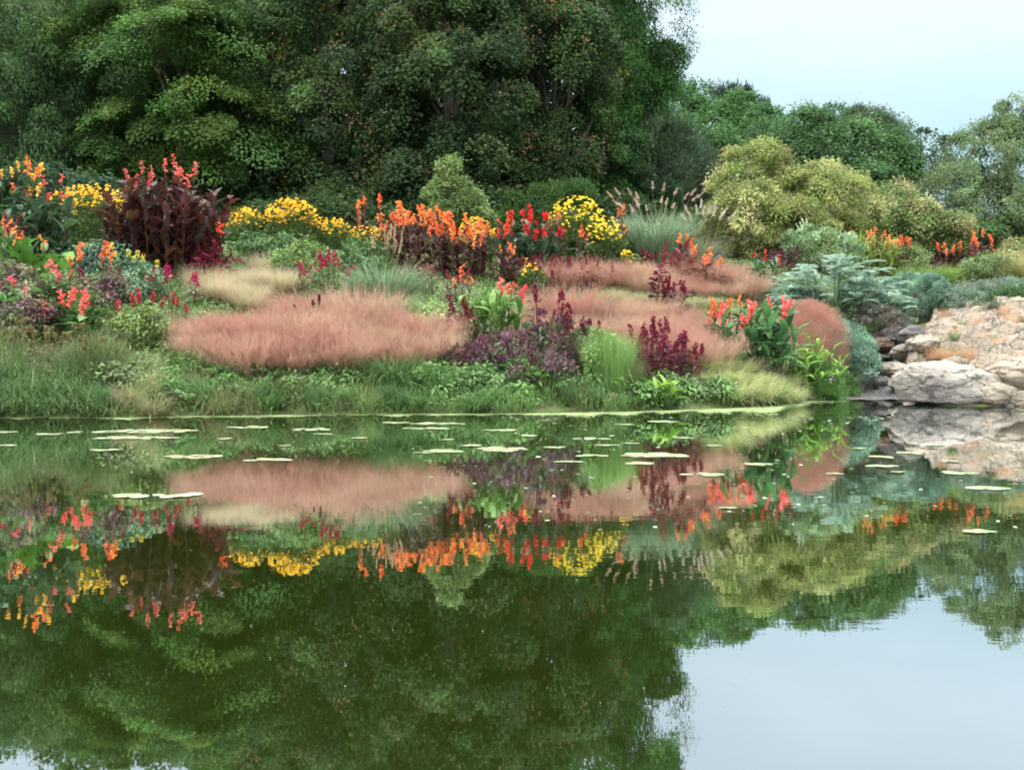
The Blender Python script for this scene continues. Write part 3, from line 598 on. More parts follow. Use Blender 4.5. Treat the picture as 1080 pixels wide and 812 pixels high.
def amaranth(label, loc, n, rx, ry, h, lcols, tcols, group=None, name="amaranth_plant", L=.16, tl=.35, tw=.05, lv=16, ntas=None, edge=.3, droop=.2):
    root = thing(name, label, "amaranth", loc, group); B, T = stems_of(n, rx, ry, h, .3, edge, .25); st = MB()
    for b_, t_ in zip(B, T): tube(st, [b_ - [0, 0, .05], (b_ + t_) / 2, t_], [.012, .009, .005], 5, (.16, .03, .04))
    st.part("stem", M_SHRUB, root)
    lf = MB(); m = n * lv; ti = U(.12, .95, m); Bi = np.repeat(B, lv, 0); Ti = np.repeat(T, lv, 0); P = Bi + (Ti - Bi) * ti[:, None]; az = U(0, 2 * pi, m); el = U(-.1, .7, m)
    D = np.stack([np.cos(az) * np.cos(el), np.sin(az) * np.cos(el), np.sin(el)], -1); P = P + D * [1, 1, .2] * U(.02, .12, (m, 1))
    scatter(lf, FOLD, P, D, np.array([0, 0, 1.]) + .5 * rng.normal(size=(m, 3)), L * U(.6, 1.2, m), L * .45, pick(lcols, m, .25)); lf.part("foliage", M_SHRUB, root)
    for i in range(ntas if ntas is not None else n):
        t_ = T[i % n]; tm = MB(); q = 60; u = rng.random(q); ax = nz(np.array([U(-.3, .3), U(-.3, .3), 1 - droop])); an = U(0, 2 * pi, q)
        PP = t_ + ax * ((u - .25) * tl)[:, None] + np.stack([np.cos(an), np.sin(an), 0 * an], -1) * (tw * (1 - u * .7))[:, None] * U(.2, 1, (q, 1))
        scatter(tm, KITE, PP, rng.normal(size=(q, 3)) + [0, 0, .8], rng.normal(size=(q, 3)), .055, .032, pick(tcols, q, .2)); tm.part("tassel", M_PETAL, root)
    return root

# palettes
GR = [(.07, .15, .035), (.09, .18, .045), (.055, .12, .03)]
LG = [(.15, .25, .06), (.19, .29, .08), (.12, .2, .05)]
BLUE = [(.13, .2, .15), (.16, .235, .18), (.105, .17, .125)]
PURP = [(.13, .035, .06), (.095, .03, .05), (.16, .05, .08), (.11, .075, .06)]
RED = [(.16, .012, .03), (.2, .015, .035), (.11, .01, .03)]
BRZ = [(.075, .024, .02), (.095, .03, .022), (.055, .022, .022), (.12, .045, .024), (.06, .045, .028), (.09, .04, .04)]
CORAL = [(.82, .13, .11), (.8, .2, .15), (.74, .09, .09)]
ORNG = [(.86, .20, .055), (.88, .28, .075), (.8, .13, .05), (.86, .36, .09), (.84, .23, .10)]
SCAR = [(.72, .025, .03), (.62, .018, .025), (.82, .07, .04)]
PINK = [(.42, .215, .165), (.39, .19, .15), (.44, .245, .18), (.42, .265, .18)]
PALE = [(.49, .30, .22), (.47, .275, .2), (.48, .34, .23), (.42, .31, .2)]
TAN = [(.6, .5, .33), (.66, .56, .4), (.5, .41, .26)]

OB = [(.075, .04, .03), (.09, .055, .035), (.06, .03, .03), (.10, .085, .04), (.12, .05, .05)]
# ================================================================== PINK GRASS
def pink_tuft(nst=320, R=.32, Hh=.62, label="", loc=(0, 0, 0), group=None, cols=PINK, per=15, flop=-pi / 2, k=.35):
    root = thing("pink_grass_tuft", label, "grass", loc, group)
    b = MB(); n = 260; a = U(0, 2 * pi, n); r = R * .8 * np.sqrt(rng.random(n)); P = np.stack([np.cos(a) * r, np.sin(a) * r, 0 * r - .04], -1)
    blades(b, P, a + U(-.6, .6, n), Hh * U(.45, .75, n), .007, .25, .7, pick([(.12, .14, .05), (.2, .17, .09)], n), pick([(.3, .25, .13), (.42, .26, .18)], n), 4); b.part("blades", M_BLADE, root)
    h = MB(); a = U(0, 2 * pi, nst); r = R * np.sqrt(rng.random(nst)); P = np.stack([np.cos(a) * r, np.sin(a) * r, 0 * r], -1); az = a + U(-.5, .5, nst)
    az = np.arctan2(np.sin(az) * (1 - k) + sin(flop) * k, np.cos(az) * (1 - k) + cos(flop) * k)
    L = Hh * U(.75, 1.15, nst); lean = .1 + r / R * .5 * U(.5, 1.2, nst); bend = U(.2, .9, nst)
    blades(h, P, az, L, .005, lean, bend, pick([(.4, .24, .16)], nst), pick(cols, nst), 4)
    m = nst * per; t = np.tile(np.linspace(.35, 1, per), nst) + U(-.05, .05, m); Lr = np.repeat(L, per); th = np.repeat(lean, per) + np.repeat(bend, per) * t * .6
    azr = np.repeat(az, per); PP = np.repeat(P, per, 0) + np.stack([np.cos(azr) * np.sin(th), np.sin(azr) * np.sin(th), np.cos(th)], -1) * (Lr * t)[:, None] + rng.normal(size=(m, 3)) * .015
    blades(h, PP, azr + U(-1.2, 1.2, m), U(.07, .17, m), .0052, th + U(-.7, .6, m), U(-.2, .6, m), np.repeat(pick(cols, nst, .07), per, 0), pick(cols, m, .08), 2)
    h.part("seed_haze", M_HAIR, root)
    return root
def rot_set(proto, spots, label, group, smin=.85, smax=1.2, zs=1.0, cast=None):
    for i, (px, py) in enumerate(spots):
        p = on(px, py) + np.array([0, 0, -.03]); s = U(smin * .85, smax * 1.08) * (1 + .7 * float(fbm(np.array([px / 30., py / 14., 3.]), 2))); z = U(-.8, .8)
        dup(proto[i % len(proto)], p, z, (s, s, s * zs * U(.9, 1.1)), label, group)
protos = [pink_tuft(label="tuft of hazy rose pink grass in the long mound before the blond grass", loc=on(300, 375), group="pink grass tufts of the long mound", Hh=h_, R=r_, k=k_, cols=c_) for h_, r_, k_, c_ in ((.60, .34, .3, PINK), (.54, .36, .2, PINK), (.66, .28, .4, PINK), (.52, .34, .5, PALE), (.62, .26, .1, PALE))]
for o, (px, py) in zip(protos, ((300, 378), (352, 384), (240, 370), (410, 378), (330, 370))): o.location = on(px, py)
sp = []
for row, (x0, x1, n, yy) in enumerate(((262, 405, 6, 352), (208, 440, 8, 362), (202, 458, 9, 372), (218, 460, 9, 381), (240, 448, 8, 389), (265, 435, 7, 395), (330, 372, 3, 345))):
    for i in range(n):
        t = i / (n - 1); px = x0 + (x1 - x0) * t + U(-7, 7); y = yy + U(-3, 3)
        if row == 0: y += 14 * abs(t - .6) ** 1.5
        sp.append((px, y))
rot_set(protos, sp, None, None)
LB = "tuft of hazy pink grass in the broad middle mound behind the purple shrubs"; GB = "pink grass tufts of the middle mound"
sp = []
for x0, x1, n, yy in ((560, 720, 8, 350), (570, 760, 9, 359), (600, 768, 8, 369), (660, 765, 6, 378), (690, 755, 4, 386), (590, 700, 5, 342)):
    for i in range(n): sp.append((x0 + (x1 - x0) * i / (n - 1) + U(-7, 7), yy + U(-3, 3)))
rot_set(protos, sp, LB, GB)
LC = "tuft of pale pink grass on the upper terrace below the daisies"; GC = "pink grass tufts of the upper terrace"
sp = []
for x0, x1, n, yy in ((600, 770, 10, 300), (595, 775, 9, 307), (680, 785, 6, 314)):
    for i in range(n): sp.append((x0 + (x1 - x0) * i / (n - 1) + U(-6, 6), yy + U(-2, 2)))
rot_set(protos, sp, LC, GC, .85, 1.15, .95)
ol = grass("tuft of olive and straw grass between the two pink terraces", on(650, 318), 700, .22, .5, .007, .4, 1.1, [(.2, .2, .09)], [(.42, .4, .2), (.34, .36, .16), (.5, .4, .26)], "straw_grass", "grass", "straw grass tufts between the pink terraces", mat=M_HAIR)
for i in range(12): dup(ol, on(615 + 13 * i + U(-5, 5), 321 + 6 * rng.random()), U(0, 6), U(.7, 1.2))
for i in range(6): dup(ol, on(565 + 12 * i, 322 + 6 * rng.random()), U(0, 6), U(.6, .9))
# the smooth pink dome at the stream
dome = thing("pink_grass_dome", "smooth rounded dome of dense rose pink grass beside the bright green leafy plant", "grass", gd(853, 22.4))
hb = MB(); n = 26000; u = nz(rng.normal(size=(n, 3))); u[:, 2] = np.abs(u[:, 2]); rr = np.array([.93, .85, 1.55]); ub = np.sign(u) * np.abs(u) ** np.array([1, 1, .72]); ub[:, :2] *= (1 - .25 * np.clip(.3 - u[:, 2:], 0, 1)); P = ub * rr * U(.78, 1.0, (n, 1)) * (1 + .16 * fbm(u * 2.2, 3))[:, None]; o_ = nz(u / rr)
az = np.arctan2(o_[:, 1], o_[:, 0]) + U(-.5, .5, n)
blades(hb, P, az, U(.06, .16, n), .0055, np.arccos(np.clip(o_[:, 2], -1, 1)) * .7 + U(-.3, .3, n), U(.1, .6, n), pick(PINK, n, .1), pick([(.46, .215, .16), (.43, .19, .145), (.48, .26, .19)], n, .1), 2); hb.part("seed_haze", M_HAIR, dome)
hb = MB(); n = 500; a = U(0, 2 * pi, n); r = .35 * np.sqrt(rng.random(n)); blades(hb, np.stack([np.cos(a) * r, np.sin(a) * r, 0 * r], -1), a, U(.7, 1.3, n), .01, .15, .5, (.25, .16, .1), (.45, .2, .15), 5); hb.part("blades", M_BLADE, dome)

# ================================================================== FAR-END CANNA BED (beside the wood)
daisies("wide drift of yellow daisies between the orange-yellow cannas and dark canna clump", gd(97, 26.5), 1.0, .8, 1.55, 460)
daisies("bright yellow daisy clump just behind the dark canna clump's scarlet side", gd(262, 27.5), .55, .6, 1.15, 240)
daisies("tallest yellow daisy clump left of nothing but dark wood behind".replace(" left of nothing but dark wood behind", " peaking against the black shade of the wood"), gd(308, 27.5), .75, .6, 1.45, 420)
daisies("low yellow daisy clump trailing off beside the orange cannas", gd(350, 28), .55, .5, 1.0, 170)
canna("tall green canna clump with orange-yellow and red flowers before the grey-green bush", gd(28, 22.5), 20, .8, .5, 2.25, [(.06, .125, .05), (.075, .14, .06), (.05, .1, .05)], [(.9, .45, .06), (.9, .55, .1), (.9, .25, .06)], 13, L=.5, W=.2, nf=7, fl=.064)
canna("green canna clump with coral spikes beside the yellow daisy drift", gd(57, 22.8), 14, .5, .4, 2.0, [(.06, .12, .055), (.07, .135, .06)], CORAL, 10, L=.46, W=.18)
amaranth("dark red leaved amaranth column among the orange-yellow cannas", gd(14, 21.4), 5, .2, .2, 1.2, RED + PURP, RED, L=.2)
canna("broad bright green leaved canna with a few orange flowers", gd(38, 19.6), 8, .45, .35, 1.15, [(.085, .2, .03), (.10, .23, .035), (.07, .16, .03)], ORNG, 3, L=.62, W=.22, up=.85, nf=4)
shrub("blue-green jagged leaved plant below the yellow daisy drift", gd(112, 22.5), [(0, 0, .3, .95, .6, .33)], "honey_bush", "foliage plant", [(.07, .15, .085), (.09, .18, .11), (.055, .12, .07)], leaf=.1, asp=.4, rcl=.2)
shrub("blue-green leafy plant in front of the dark canna clump's foot", gd(135, 20.2), [(0, 0, .38, .6, .45, .42)], "honey_bush", "foliage plant", [(.12, .2, .10), (.15, .23, .12), (.09, .16, .08)], leaf=.08, asp=.55, rcl=.17)
# yellow pokers
pk = thing("poker_plant", "few lemon yellow poker flowers at the dark canna clump's foot", "flowers", gd(138, 21.9))
pb = MB(); n = 160; a = U(0, 6.28, n); blades(pb, np.stack([np.cos(a) * .3, np.sin(a) * .25, 0 * a], -1), a, U(.4, .7, n), .014, .2, .9, (.07, .13, .04), (.1, .18, .05), 5); pb.part("blades", M_BLADE, pk)
for x, z in ((-.35, .78), (-.28, .6), (.0, .62), (.12, .5), (.2, .6), (.32, .52), (.62, .4)):
    t = MB(); tube(t, [(x * .6, 0, 0), (x, -.05, z)], .007, 4, (.15, .2, .06)); m = 46; u = rng.random(m); an = U(0, 6.28, m)
    scatter(t, KITE, np.stack([x + np.cos(an) * .025, -.05 + np.sin(an) * .025, z - .05 + u * .15], -1), np.stack([np.cos(an), np.sin(an), -.9 + 0 * an], -1), np.stack([np.cos(an), np.sin(an), .5 + 0 * an], -1), .045, .022, pick([(.8, .72, .12), (.75, .6, .08)], m)); t.part("flower_head", M_PETAL, pk)
# the big dark clump
canna("huge bronze-black leaved canna clump topped with coral red spikes", gd(177, 23.2), 84, 1.15, .85, 2.5, BRZ, CORAL, 13, L=.44, W=.19, edge=.24, lv=12, nf=6, hgt=.28, lean=.35, leafmin=.10, up=.95)
amaranth("deep red amaranth leaning on the bronze-black canna clump's flank", gd(229, 22.6), 6, .25, .2, 1.1, RED, RED, L=.26)
canna("small bronze canna with two scarlet flowers at the big dark clump's edge", gd(238, 22.8), 3, .15, .15, 1.45, BRZ, [(.9, .1, .04), (.9, .16, .05)], 2, L=.3, W=.1, nf=6, fl=.064)
# lower bed beside the bank
PSET = [(.10, .085, .05), (.13, .17, .07), (.15, .045, .07), (.11, .06, .06), (.12, .2, .06), (.17, .22, .10)]
for px, d, wv, hv, lab in ((8, 18.6, .6, .85, "mixed purple and green leaved bushy plant at the bed's outer end"), (52, 18.4, .65, .8, "purple-grey leaved bushy plant in front of the bright green canna"), (92, 18.8, .6, .75, "purple-grey leaved bushy plant among orange and coral cannas"), (28, 17.5, .6, .55, "low purple tinged bushy plant just above the tall bank grass")):
    shrub(lab, gd(px, d), [(0, 0, hv * .5, wv, wv * .7, hv * .5)], "coleus_plant", "foliage plant", PSET, leaf=.08, asp=.45, rcl=.15, blossom=(.12, 5, .035, [(.3, .03, .05), (.4, .05, .07), (.5, .22, .25)], .05))
canna("orange flowered canna with reddish stems beside the blue-green plant", gd(94, 19.6), 6, .3, .3, 1.25, [(.10, .06, .04), (.07, .1, .04)], ORNG, 5, L=.32, W=.11, nf=7, fl=.068, scol=(.25, .05, .06))
canna("low green canna with coral red flowers above the bank grass", gd(78, 17.5), 8, .42, .3, .78, [(.075, .16, .04), (.09, .19, .045), (.06, .13, .04)], CORAL, 4, L=.4, W=.17, up=.75, nf=7, fl=.075)
canna("low green canna with pinkish red flowers at the bed's outer end", gd(12, 17.9), 8, .4, .3, .8, [(.08, .18, .045), (.1, .2, .05)], [(.8, .09, .14), (.78, .14, .16)], 5, L=.42, W=.17, up=.8)
canna("green canna with pinkish red flowers standing among the purple-grey leaves", gd(60, 18.2), 7, .35, .3, 1.0, [(.08, .18, .045), (.1, .2, .05)], [(.8, .09, .14), (.78, .16, .14)], 5, L=.42, W=.16, up=.8)
canna("single low canna with coral flower and folded green leaves", gd(98, 17.3), 4, .2, .2, .75, [(.075, .16, .04), (.09, .18, .05)], CORAL, 3, L=.36, W=.16, up=.6, nf=6)
canna("small dark canna with one coral flower among the bank grass", gd(38, 17.3), 3, .15, .15, .65, [(.08, .12, .05)], CORAL, 2, L=.3, W=.12, nf=6)
amaranth("red tasselled amaranth between the coral canna and persicaria", gd(108, 19.0), 7, .35, .3, .75, RED + PURP, RED, L=.13)
amaranth("thin red persicaria spikes over green leaves next to the pink mound", gd(160, 18.3), 12, .55, .35, .75, GR + LG, [(.4, .06, .06), (.5, .1, .08), (.3, .03, .05)], name="persicaria_plant", L=.12, tl=.2, tw=.018)
shrub("yellow-green low bush under the red persicaria spikes", gd(148, 17.6), [(0, 0, .28, .6, .35, .3)], "shrub", "shrub", [(.14, .2, .05), (.17, .24, .06), (.1, .16, .04)], leaf=.08, asp=.45)
amaranth("green leaved amaranth with crimson tassels below the big dark clump", gd(186, 20.4), 9, .6, .35, .7, [(.13, .2, .08), (.16, .24, .1)], [(.3, .015, .06), (.4, .02, .09)], L=.13, tl=.26)
amaranth("green leaved amaranth with crimson tassels above the middle of the pink mound", gd(347, 22.2), 13, .65, .4, .95, [(.12, .21, .07), (.15, .25, .09)], [(.28, .012, .05), (.36, .015, .07)], L=.15, tl=.32, droop=.6)
shrub("pale green bushy plant with tiny cream flowers beside the blond grass", gd(322, 23.5), [(0, 0, .5, .7, .5, .5)], "shrub", "shrub", LG, leaf=.08, asp=.4, blossom=(.25, 5, .03, [(.55, .52, .2), (.6, .6, .35)], .06))
canna("green canna clump with orange flowers at the outer end beside the red amaranth column", gd(2, 20.6), 12, .5, .4, 1.35, [(.07, .16, .05), (.085, .18, .05)], ORNG + CORAL, 7, L=.48, W=.18, up=.8)
shrub("loose mid green bush between blond grass and yellow daisies", gd(282, 25.4), [(0, 0, .4, .8, .5, .42)], "shrub", "shrub", [(.09, .17, .05), (.12, .2, .06), (.07, .13, .04)], leaf=.09, asp=.4, rcl=.16, loose=.15)
shrub("dark green bush filling the space behind the large fountain grass", gd(378, 25.6), [(0, 0, .4, .7, .5, .42)], "shrub", "shrub", [(.07, .14, .04), (.09, .16, .05)], leaf=.09, asp=.45, rcl=.16, loose=.15)
canna("low bronze canna with orange-red flowers in front of the scarlet clump's dark neighbour", gd(535, 25.8), 12, .5, .35, .95, OB, ORNG, 6, L=.32, W=.12, up=.8)
amaranth("crimson amaranth drift at the feet of the scarlet cannas", gd(560, 26.2), 14, .8, .35, .7, RED + PURP + LG, RED, L=.16, tl=.22)
# blond feather grass
bl = grass("flowing tuft of blond feather grass behind the pink mound", gd(236, 21.8), 1300, .25, .75, .005, .35, 1.5, [(.3, .26, .13)], TAN, "feather_grass", "grass", "blond feather grass tufts", facing=(-pi / 2, .25), mat=M_HAIR)
for px, d in ((215, 22.0), (255, 22.2), (270, 21.4), (245, 21.0), (288, 22.6), (300, 23.6), (230, 23.0), (272, 23.2), (222, 21.0), (262, 20.6), (298, 22.4), (310, 23.0), (318, 24.2), (206, 22.8), (282, 24.4)):
    dup(bl, gd(px, d), U(-.6, .6), U(.85, 1.2))
# green fountains
grass("large blue-green arching fountain grass in front of the orange cannas", gd(408, 21.6), 1100, .4, 1.45, .024, .3, 1.3, [(.07, .12, .055)], [(.24, .34, .18), (.19, .29, .14), (.32, .42, .26)], "fountain_grass", heads=(16, .3, .035, [(.5, .38, .22), (.45, .3, .18)], 1.5, .3))
grass("fine pale green mop of grass below the blue-green fountain grass", gd(420, 20.6), 1500, .3, .85, .009, .3, 1.5, [(.12, .18, .07)], [(.25, .35, .17), (.3, .39, .22)], "fountain_grass")
grass("smaller blue-green arching grass tuft beside the large fountain", gd(385, 22.6), 700, .25, .9, .014, .25, 1.3, [(.07, .12, .055)], [(.17, .26, .14), (.22, .3, .18)], "fountain_grass")
shrub("small lime green bushlet behind the end of the pink mound", gd(440, 20.3), [(0, 0, .18, .5, .3, .2), (.35, .1, .22, .3, .3, .22)], "shrub", "shrub", [(.28, .4, .13), (.32, .44, .16)], leaf=.045, asp=.6, rcl=.1)
# orange bronze cannas
for px, d, n, h, nsp, lab in ((400, 28, 9, 1.8, 9, "slim orange canna clump standing out against the black shade"), (425, 27, 16, 1.7, 16, "bronze leaved orange canna clump behind the fountain grass"), (452, 26.4, 20, 1.75, 20, "densest bronze leaved orange canna clump in the middle of the drift"), (478, 26, 20, 1.6, 19, "bronze leaved orange canna clump under the pale green sapling"), (500, 26.2, 13, 1.4, 12, "bronze and green leaved orange canna clump next to the red cannas")):
    canna(lab, gd(px, d), n, .48, .4, h, OB, ORNG, nsp, L=.34, W=.12, nf=6, fl=.075, edge=.25, lv=8, scol=(.2, .07, .07), up=.8)
daisies("small yellow daisy clump between the sapling and orange cannas", gd(503, 28.5), .5, .4, 1.35, 150)
daisies("few yellow daisies at the foot of the slim orange canna clump", gd(388, 27.2), .5, .4, 1.0, 110)
amaranth("green and crimson amaranth at the feet of the bronze orange cannas", gd(455, 23.2), 14, .8, .4, .75, [(.12, .19, .08), (.15, .23, .1), (.12, .05, .06)], [(.22, .02, .05), (.3, .03, .07)], L=.14, tl=.2)
# red cannas
canna("green leaved canna clump crowned with pure scarlet flowers", gd(563, 27.2), 24, .8, .5, 1.75, [(.055, .11, .05), (.07, .125, .06), (.05, .09, .045)], SCAR, 22, L=.5, W=.16, nf=7, fl=.08, up=.85)
canna("dark leaved orange canna clump between scarlet cannas and yellow daisies", gd(592, 27.4), 11, .5, .4, 1.7, [(.06, .045, .03), (.06, .09, .04)], ORNG, 8, L=.42, W=.14, nf=6, up=.8)
canna("thin orange canna stems beyond the scarlet flowers", gd(532, 27.8), 8, .4, .4, 1.7, [(.07, .1, .05), (.08, .05, .04)], ORNG, 6, L=.36, W=.12, nf=5, up=.8)
daisies("tallest yellow daisy bush rising behind the scarlet cannas", gd(607, 29), .8, .6, 1.95, 330, fc=((.88, .62, .02), (.9, .68, .04)))
daisies("yellow daisy bush drooping beside the striped plume grass", gd(637, 28.5), .5, .5, 1.5, 170, fc=((.88, .62, .02), (.9, .68, .04)))
daisies("tiny yellow daisy tuft above the upper pink terrace", gd(661, 27.8), .2, .2, .75, 30, fc=((.88, .62, .02),))
canna("single orange canna with pinkish seed heads by the plume grass", gd(655, 29.5), 5, .35, .3, 1.75, OB, ORNG, 4, L=.34, W=.11, nf=6)
# plume grass
grass("large striped silver-green grass with pinkish feathery plumes", gd(690, 29.8), 1100, .8, 1.95, .034, .16, .95, [(.12, .19, .09)], [(.28, .38, .23), (.35, .45, .3), (.22, .32, .18)], "plume_grass", plumes=(22, .26, [(.52, .36, .28), (.6, .46, .36), (.5, .4, .32)], 1.95))
grass("pale grass with drooping silvery plumes leaning toward the willow bush", gd(738, 29.6), 500, .4, 1.35, .014, .3, 1.1, [(.12, .16, .08)], [(.3, .33, .2), (.38, .36, .25)], "plume_grass", facing=(.1, .45), plumes=(12, .3, [(.6, .52, .42), (.66, .6, .5)], 1.55))
RC = [(.16, .02, .03), (.12, .02, .03), (.2, .03, .03), (.09, .025, .035)]
canna("crimson leaved canna with orange flowers before the plume grass", gd(713, 27.6), 9, .4, .35, 1.3, RC, ORNG, 6, L=.36, W=.12, nf=6, fl=.064, up=.85, scol=(.25, .03, .04))
canna("crimson leaved canna with orange flowers beside the willow bush's black shade", gd(742, 27.2), 9, .42, .35, .95, RC + PURP, ORNG, 6, L=.32, W=.12, nf=6, fl=.064)
amaranth("low crimson amaranth and green leaves at the plume grass's foot", gd(680, 28.2), 12, .7, .35, .7, RED + LG, RED, L=.18, tl=.22)
shrub("row of pale lime low leaves edging the upper pink terrace", gd(700, 27.4), [(-.6, 0, .12, .8, .3, .17), (.7, 0, .12, .8, .3, .17)], "shrub", "shrub", [(.3, .38, .16), (.24, .33, .12)], leaf=.08, asp=.7, rcl=.14)
# plant label
pl = thing("plant_label", "small white plant label on a stake under the scarlet cannas", "plant label", gd(627, 26.6)); m1 = MB(); tube(m1, [(0, 0, -.1), (.04, 0, .36)], .018, 6, (.7, .7, .68)); m1.part("stake", M_WHITE, pl)
m1 = MB(); box(m1, (.05, -.01, .42), (.17, .02, .13)); m1.part("plate", M_WHITE, pl)

# ================================================================== MIDDLE OF THE BANK
amaranth("bushy dark purple amaranth on the upper terrace beneath the daisies", gd(612, 25.6), 16, .8, .45, .85, PURP + RED, RED, L=.16, tl=.3, tw=.06)
amaranth("dark purple amaranth nearest the yellow poker on the upper terrace", gd(568, 25.0), 10, .45, .35, .7, PURP + RED, RED, L=.16, tl=.2)
amaranth("tall crimson amaranth spire rising out of the pink grass", gd(687, 23.6), 3, .12, .12, 1.45, RED + PURP, [(.24, .015, .04), (.2, .01, .03)], L=.2, tl=.75, tw=.08, lv=24)
amaranth("spreading crimson amaranth around the tall spire", gd(705, 23.6), 8, .45, .3, .85, PURP + RED, RED, L=.17, tl=.26)
canna("bright green leaved canna with two coral flowers above the purple shrubs", gd(518, 19.3), 20, .55, .4, 1.05, [(.13, .25, .055), (.15, .28, .06), (.10, .2, .05)], CORAL, 3, L=.44, W=.13, up=.95, nf=7, fl=.075, edge=.2)
daisies("tiny yellow flower tuft behind the bright green canna", gd(562, 24.6), .3, .25, .75, 40, size=.04)
canna("low orange canna beside the bright green canna", gd(484, 22.2), 4, .2, .2, .75, OB, ORNG, 3, L=.26, W=.1, nf=6)
amaranth("red amaranth squeezed between the pink mound and bright green canna", gd(482, 18.9), 7, .25, .2, .85, RED + PURP, RED, L=.15, tl=.25)
PB = [(.11, .04, .055), (.08, .03, .045), (.15, .065, .08), (.11, .10, .06), (.18, .11, .12), (.09, .08, .045), (.12, .15, .07)]
for px, d, wv, hv, lab in ((500, 17.5, .65, .52, "mauve leaved perilla bush under the bright green canna"), (545, 17.7, .7, .6, "darkest mauve leaved perilla bush in the middle of the bank"), (592, 17.9, .6, .82, "tallest purple perilla bush with upright shoots"), (560, 17.0, .6, .48, "low purple perilla bush hanging over the strappy green leaves"), (615, 17.6, .45, .65, "reddish purple perilla bush beside the feathery green plant")):
    shrub(lab, gd(px, d), [(0, 0, hv * .5, wv, wv * .7, hv * .5)], "perilla_bush", "bush", PB, leaf=.085, asp=.5, rcl=.13, lai=1.3, loose=.14, bump=.6, leafdir='up', stemc=(.12, .03, .05))
for px, d, h, lab in ((575, 18.3, 1.3, "upright dark red amaranth shoots above the perilla bushes"), (600, 17.8, 1.1, "upright wine red amaranth shoots beside the tallest perilla")):
    amaranth(lab, gd(px, d), 8, .4, .25, h, PURP + RED, RED, L=.12, tl=.22, tw=.035)
vb = shrub("mauve pink flowered verbena at the end of the long pink mound", gd(467, 18.6), [(0, 0, .25, .45, .3, .25)], "verbena_plant", "flowers", GR, leaf=.05, asp=.35, rcl=.12, blossom=(.3, 9, .028, [(.6, .22, .42), (.66, .32, .5)], .035))
fn = dict(c0=[(.14, .24, .06)], c1=[(.28, .42, .12), (.22, .35, .11)])
grass("feathery pale green fennel column with leafy shoots in front of the pink mound", gd(643, 17.15), 2600, .32, 1.1, .008, .14, .35, fn["c0"], fn["c1"], "fennel_plant", "foliage plant", seg=4)
shrub("light green willowy shoots growing through the fennel", gd(636, 17.1), [(0, 0, .5, .3, .25, .5)], "shrub", "shrub", [(.18, .3, .08), (.22, .34, .1)], leaf=.09, asp=.3, rcl=.14, leafdir='out')
grass("short olive feathery tuft at the fennel's base", gd(658, 17.2), 900, .25, .7, .006, .2, .5, [(.12, .16, .05)], [(.22, .28, .1)], "fennel_plant", "foliage plant")
amaranth("dark red amaranth standing in the low bank beside the fennel", gd(692, 17.6), 18, .42, .25, 1.1, PURP + RED, RED, L=.13, tl=.3, tw=.045)
amaranth("thin dark red amaranth at the edge of the cream variegated grass", gd(724, 17.8), 9, .22, .2, .9, PURP + RED, RED, L=.12, tl=.2, tw=.035)
hosta = lambda lab, px, d, c, h, n=12, W=.09, L=.4: canna(lab, gd(px, d), n, .2, .15, h, c, CORAL, 0, L=L, W=W, up=.7, lv=4, name="strappy_plant", scol=(.1, .18, .05))
hosta("glossy lime green strappy plant on the water's edge under the dark red amaranth", 695, 17.0, [(.22, .38, .06), (.26, .42, .08)], .3)
hosta("dark green strappy plant on the bank below the perilla bushes", 563, 16.75, [(.08, .19, .03), (.10, .22, .04)], .28, 9, .07, .42)
shrub("small round leaved light green plant on the bank below the pink mound's end", gd(462, 16.5), [(0, 0, .22, .4, .25, .22)], "shrub", "shrub", [(.17, .3, .09), (.13, .25, .07)], leaf=.08, asp=.6)
grass("long leaved green grass tuft arching toward the water below the pink mound", gd(410, 16.7), 420, .25, 1.0, .016, .35, 1.6, [(.07, .13, .04)], [(.19, .3, .12), (.14, .24, .08)], "grass_tuft", facing=(-pi / 2, .3))
grass("second long leaved green grass tuft beside the round leaved plant", gd(440, 16.9), 380, .22, .85, .013, .3, 1.4, [(.08, .14, .04)], [(.18, .28, .1)], "grass_tuft", facing=(-pi / 2, .2))
grass("yellowish upright grass tuft standing in front of the pink mound's end", gd(405, 17.5), 420, .2, .85, .009, .2, .6, [(.15, .2, .06)], [(.36, .38, .16), (.28, .33, .13)], "grass_tuft")
bb = grass("thin grass with dark bottlebrush seed heads inside the long pink mound", gd(332, 18.4), 120, .3, .8, .007, .3, .8, [(.15, .14, .07)], [(.4, .3, .18)], "bottlebrush_grass", heads=(6, .11, .035, [(.05, .02, .03), (.07, .03, .04)], .78, .55))
# cream variegated low grass
cv = grass("low mop of cream striped grass along the water's edge", gd(770, 18.4), 800, .22, .52, .012, .5, 1.5, [(.26, .3, .12)], [(.62, .62, .34), (.55, .58, .28), (.46, .5, .22)], "striped_grass", "grass", "cream striped grass mops", facing=(-pi / 2, .3))
for px, d in ((748, 18.0), (790, 18.7), (810, 19.2), (830, 19.8), (800, 18.9), (758, 18.9), (780, 19.3), (735, 17.9), (845, 20.6), (818, 20.2), (772, 17.9), (800, 18.3), (815, 18.7), (832, 19.2), (745, 18.6), (760, 18.3), (786, 18.2)):
    dup(cv, gd(px, d), U(-.5, .5), U(.8, 1.15))
shrub("low fresh green leafy plant among the cream striped grass", gd(752, 17.7), [(0, 0, .15, .4, .25, .18)], "shrub", "shrub", [(.15, .27, .08), (.2, .31, .12)], leaf=.06, asp=.6, rcl=.11)
